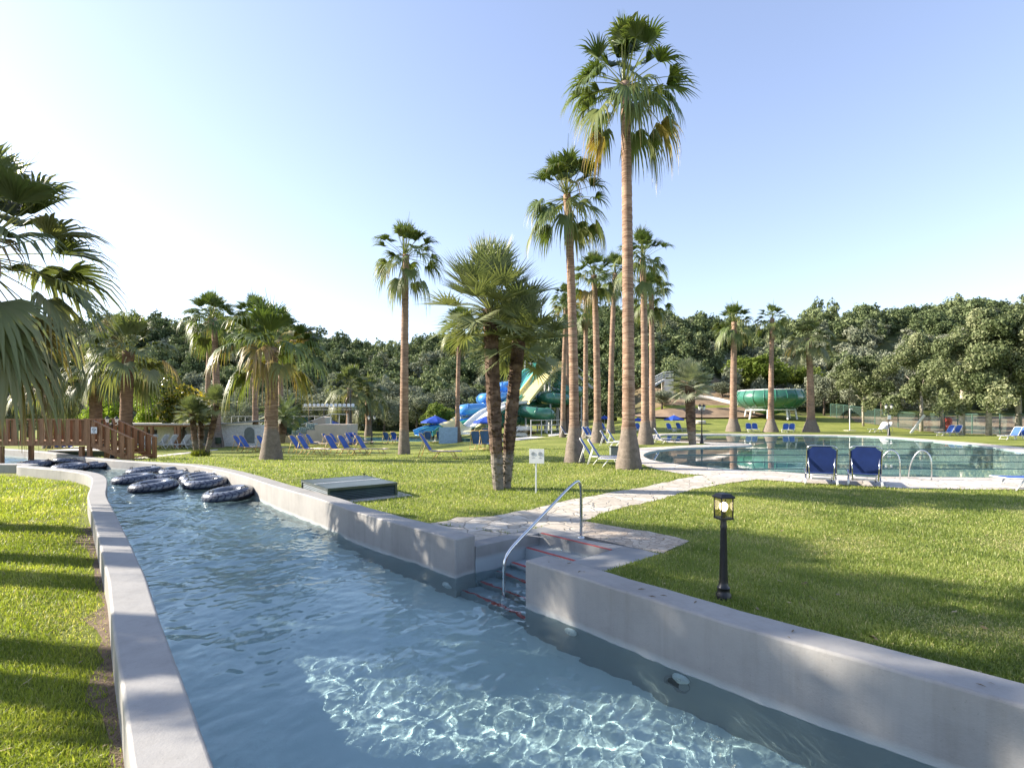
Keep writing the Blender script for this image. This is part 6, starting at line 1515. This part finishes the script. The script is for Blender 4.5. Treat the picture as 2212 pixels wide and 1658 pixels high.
for q in pp:
    b = MB(); z = T(q.x, q.y)-org.z; b.tube([(q.x-org.x, q.y-org.y, z-.1), (q.x-org.x, q.y-org.y, z+2.0)], .05, 6); b.build('post', M_post, t)
b = MB(); b.tube([(q.x-org.x, q.y-org.y, T(q.x, q.y)-org.z+2.0) for q in pp], .035, 6); b.build('top_rail', M_post, t)
b = MB()
for i, q in enumerate(pp):
    z = T(q.x, q.y)-org.z; b.v += [(q.x-org.x, q.y-org.y, z+.05), (q.x-org.x, q.y-org.y, z+1.96)]
    if i: b.f.append([2*i-2, 2*i, 2*i+1, 2*i-1]); b.m.append(0)
b.build('netting', M_net, t, solid=0.01)
# odd things by the fence
p = G(*a8(1555, 1268)); t = thing('red_drum', 'red plastic drum standing by the fence behind the blue pair', 'drum', p); s = 22/F*p.y/2
hh = (a8(0, 1268)[1]-a8(0, 1150)[1])/F*p.y
b = MB(); b.lathe([(s*.6, 0), (s*.66, .05), (s*.66, hh*.3), (s*.70, hh*.33), (s*.66, hh*.36), (s*.66, hh*.92), (s*.4, hh)], 16); b.build('body', mat('red_plastic', (0.55, 0.04, 0.02), 0.4), t, smooth=True, auto=True)
b = MB(); b.lathe([(s*.3, hh), (s*.28, hh*1.06)], 12); b.build('cap', M_shade, t)
p = G(*a8(1232, 1284)); q = at(*a8(1300, 1186), p.y); r2 = at(*a8(1352, 1125), p.y)
t = thing('slanted_board', 'white board leaning at a slant against a poplar', 'board', p); b = MB(); b.beam((0, 0, 0), r2-p, .06, .22); b.build('plank', M_white, t)
p = G(*a8(706, 1262)); t = thing('shower_post', 'thin white shower post standing on the lawn beyond the pool', 'post', p); hh = (a8(0, 1262)[1]-a8(0, 1070)[1])/F*p.y
b = MB(); b.tube([(0, 0, 0), (0, 0, hh)], .04, 8); b.build('post', M_white, t); b = MB(); b.tube([(0, 0, hh-.1), (.25, 0, hh-.02), (.35, 0, hh-.15)], .03, 6); b.build('shower_head', M_white, t)
b = MB(); b.box((0, 0, .03), (0.9, 0.9, .06)); b.build('tray', M_conc, t)
# dark low planter boxes behind the bridge and small cooler by the sunlit pair
p = G(*a7(395, 1480)); t = thing('cool_box', 'small dark grey box between the sunlit loungers and the tallest palm', 'box', p); b = MB(); b.box((0, 0, .22), (.42, .36, .36)); b.build('body', M_shade, t, bevel=0.02); b = MB(); b.box((0, 0, .425), (.44, .38, .05)); b.build('lid', M_hg, t, bevel=0.01)
for k, (u, v, wd, lb) in enumerate(((160, 981, 60, 'low dark green hatch box in the grass under the bridge'), (232, 983, 46, 'low dark green hatch box just behind the bridge lamp post'))):
    p = at(u, v, 27.5); p.z = T(p.x, 27.5); t = thing('low_hatch', lb, 'hatch', p, 0, 'low hatch boxes behind the bridge'); b = MB(); w = wd/F*27.5; b.box((0, 0, .16), (w, 1.4, .32)); b.build('body', M_hg, t, bevel=.01); b = MB(); b.box((0, 0, .345), (w+.06, 1.46, .05)); b.build('lid', M_pale, t, bevel=.01)
# leaf scraps on the wall top
b = None; r = random.Random(12)
M_scrap = mat('dry_leaf', (0.16, 0.11, 0.05), 0.8, 0.3, 30)
for k in range(14):
    s = r.uniform(0.2, 4.0); n = r.uniform(.05, .31); q = loc(L_open+s, n, ZT+.004); b = MB(); L_ = r.uniform(.012, .045)
    b.add([(-L_, 0, 0), (0, -L_*.22, .004), (L_, 0, .001), (0, L_*.22, .005)], [(0, 1, 2, 3)]); o = b.build('dry_leaf', M_scrap, solid=.001); o.location = q; o.rotation_euler = (0, 0, r.random()*6); tag(o, 'tiny dry leaf scrap lying on the wall top below the bollard lamp', 'leaf', 'dry leaf scraps on the wall')
for o in bpy.data.objects:
    if o.type == 'MESH' and o.name in ('tread', 'nosing', 'cover', 'cover.001', 'cover.002', 'cover.003'): o.cycles.is_caustics_receiver = True
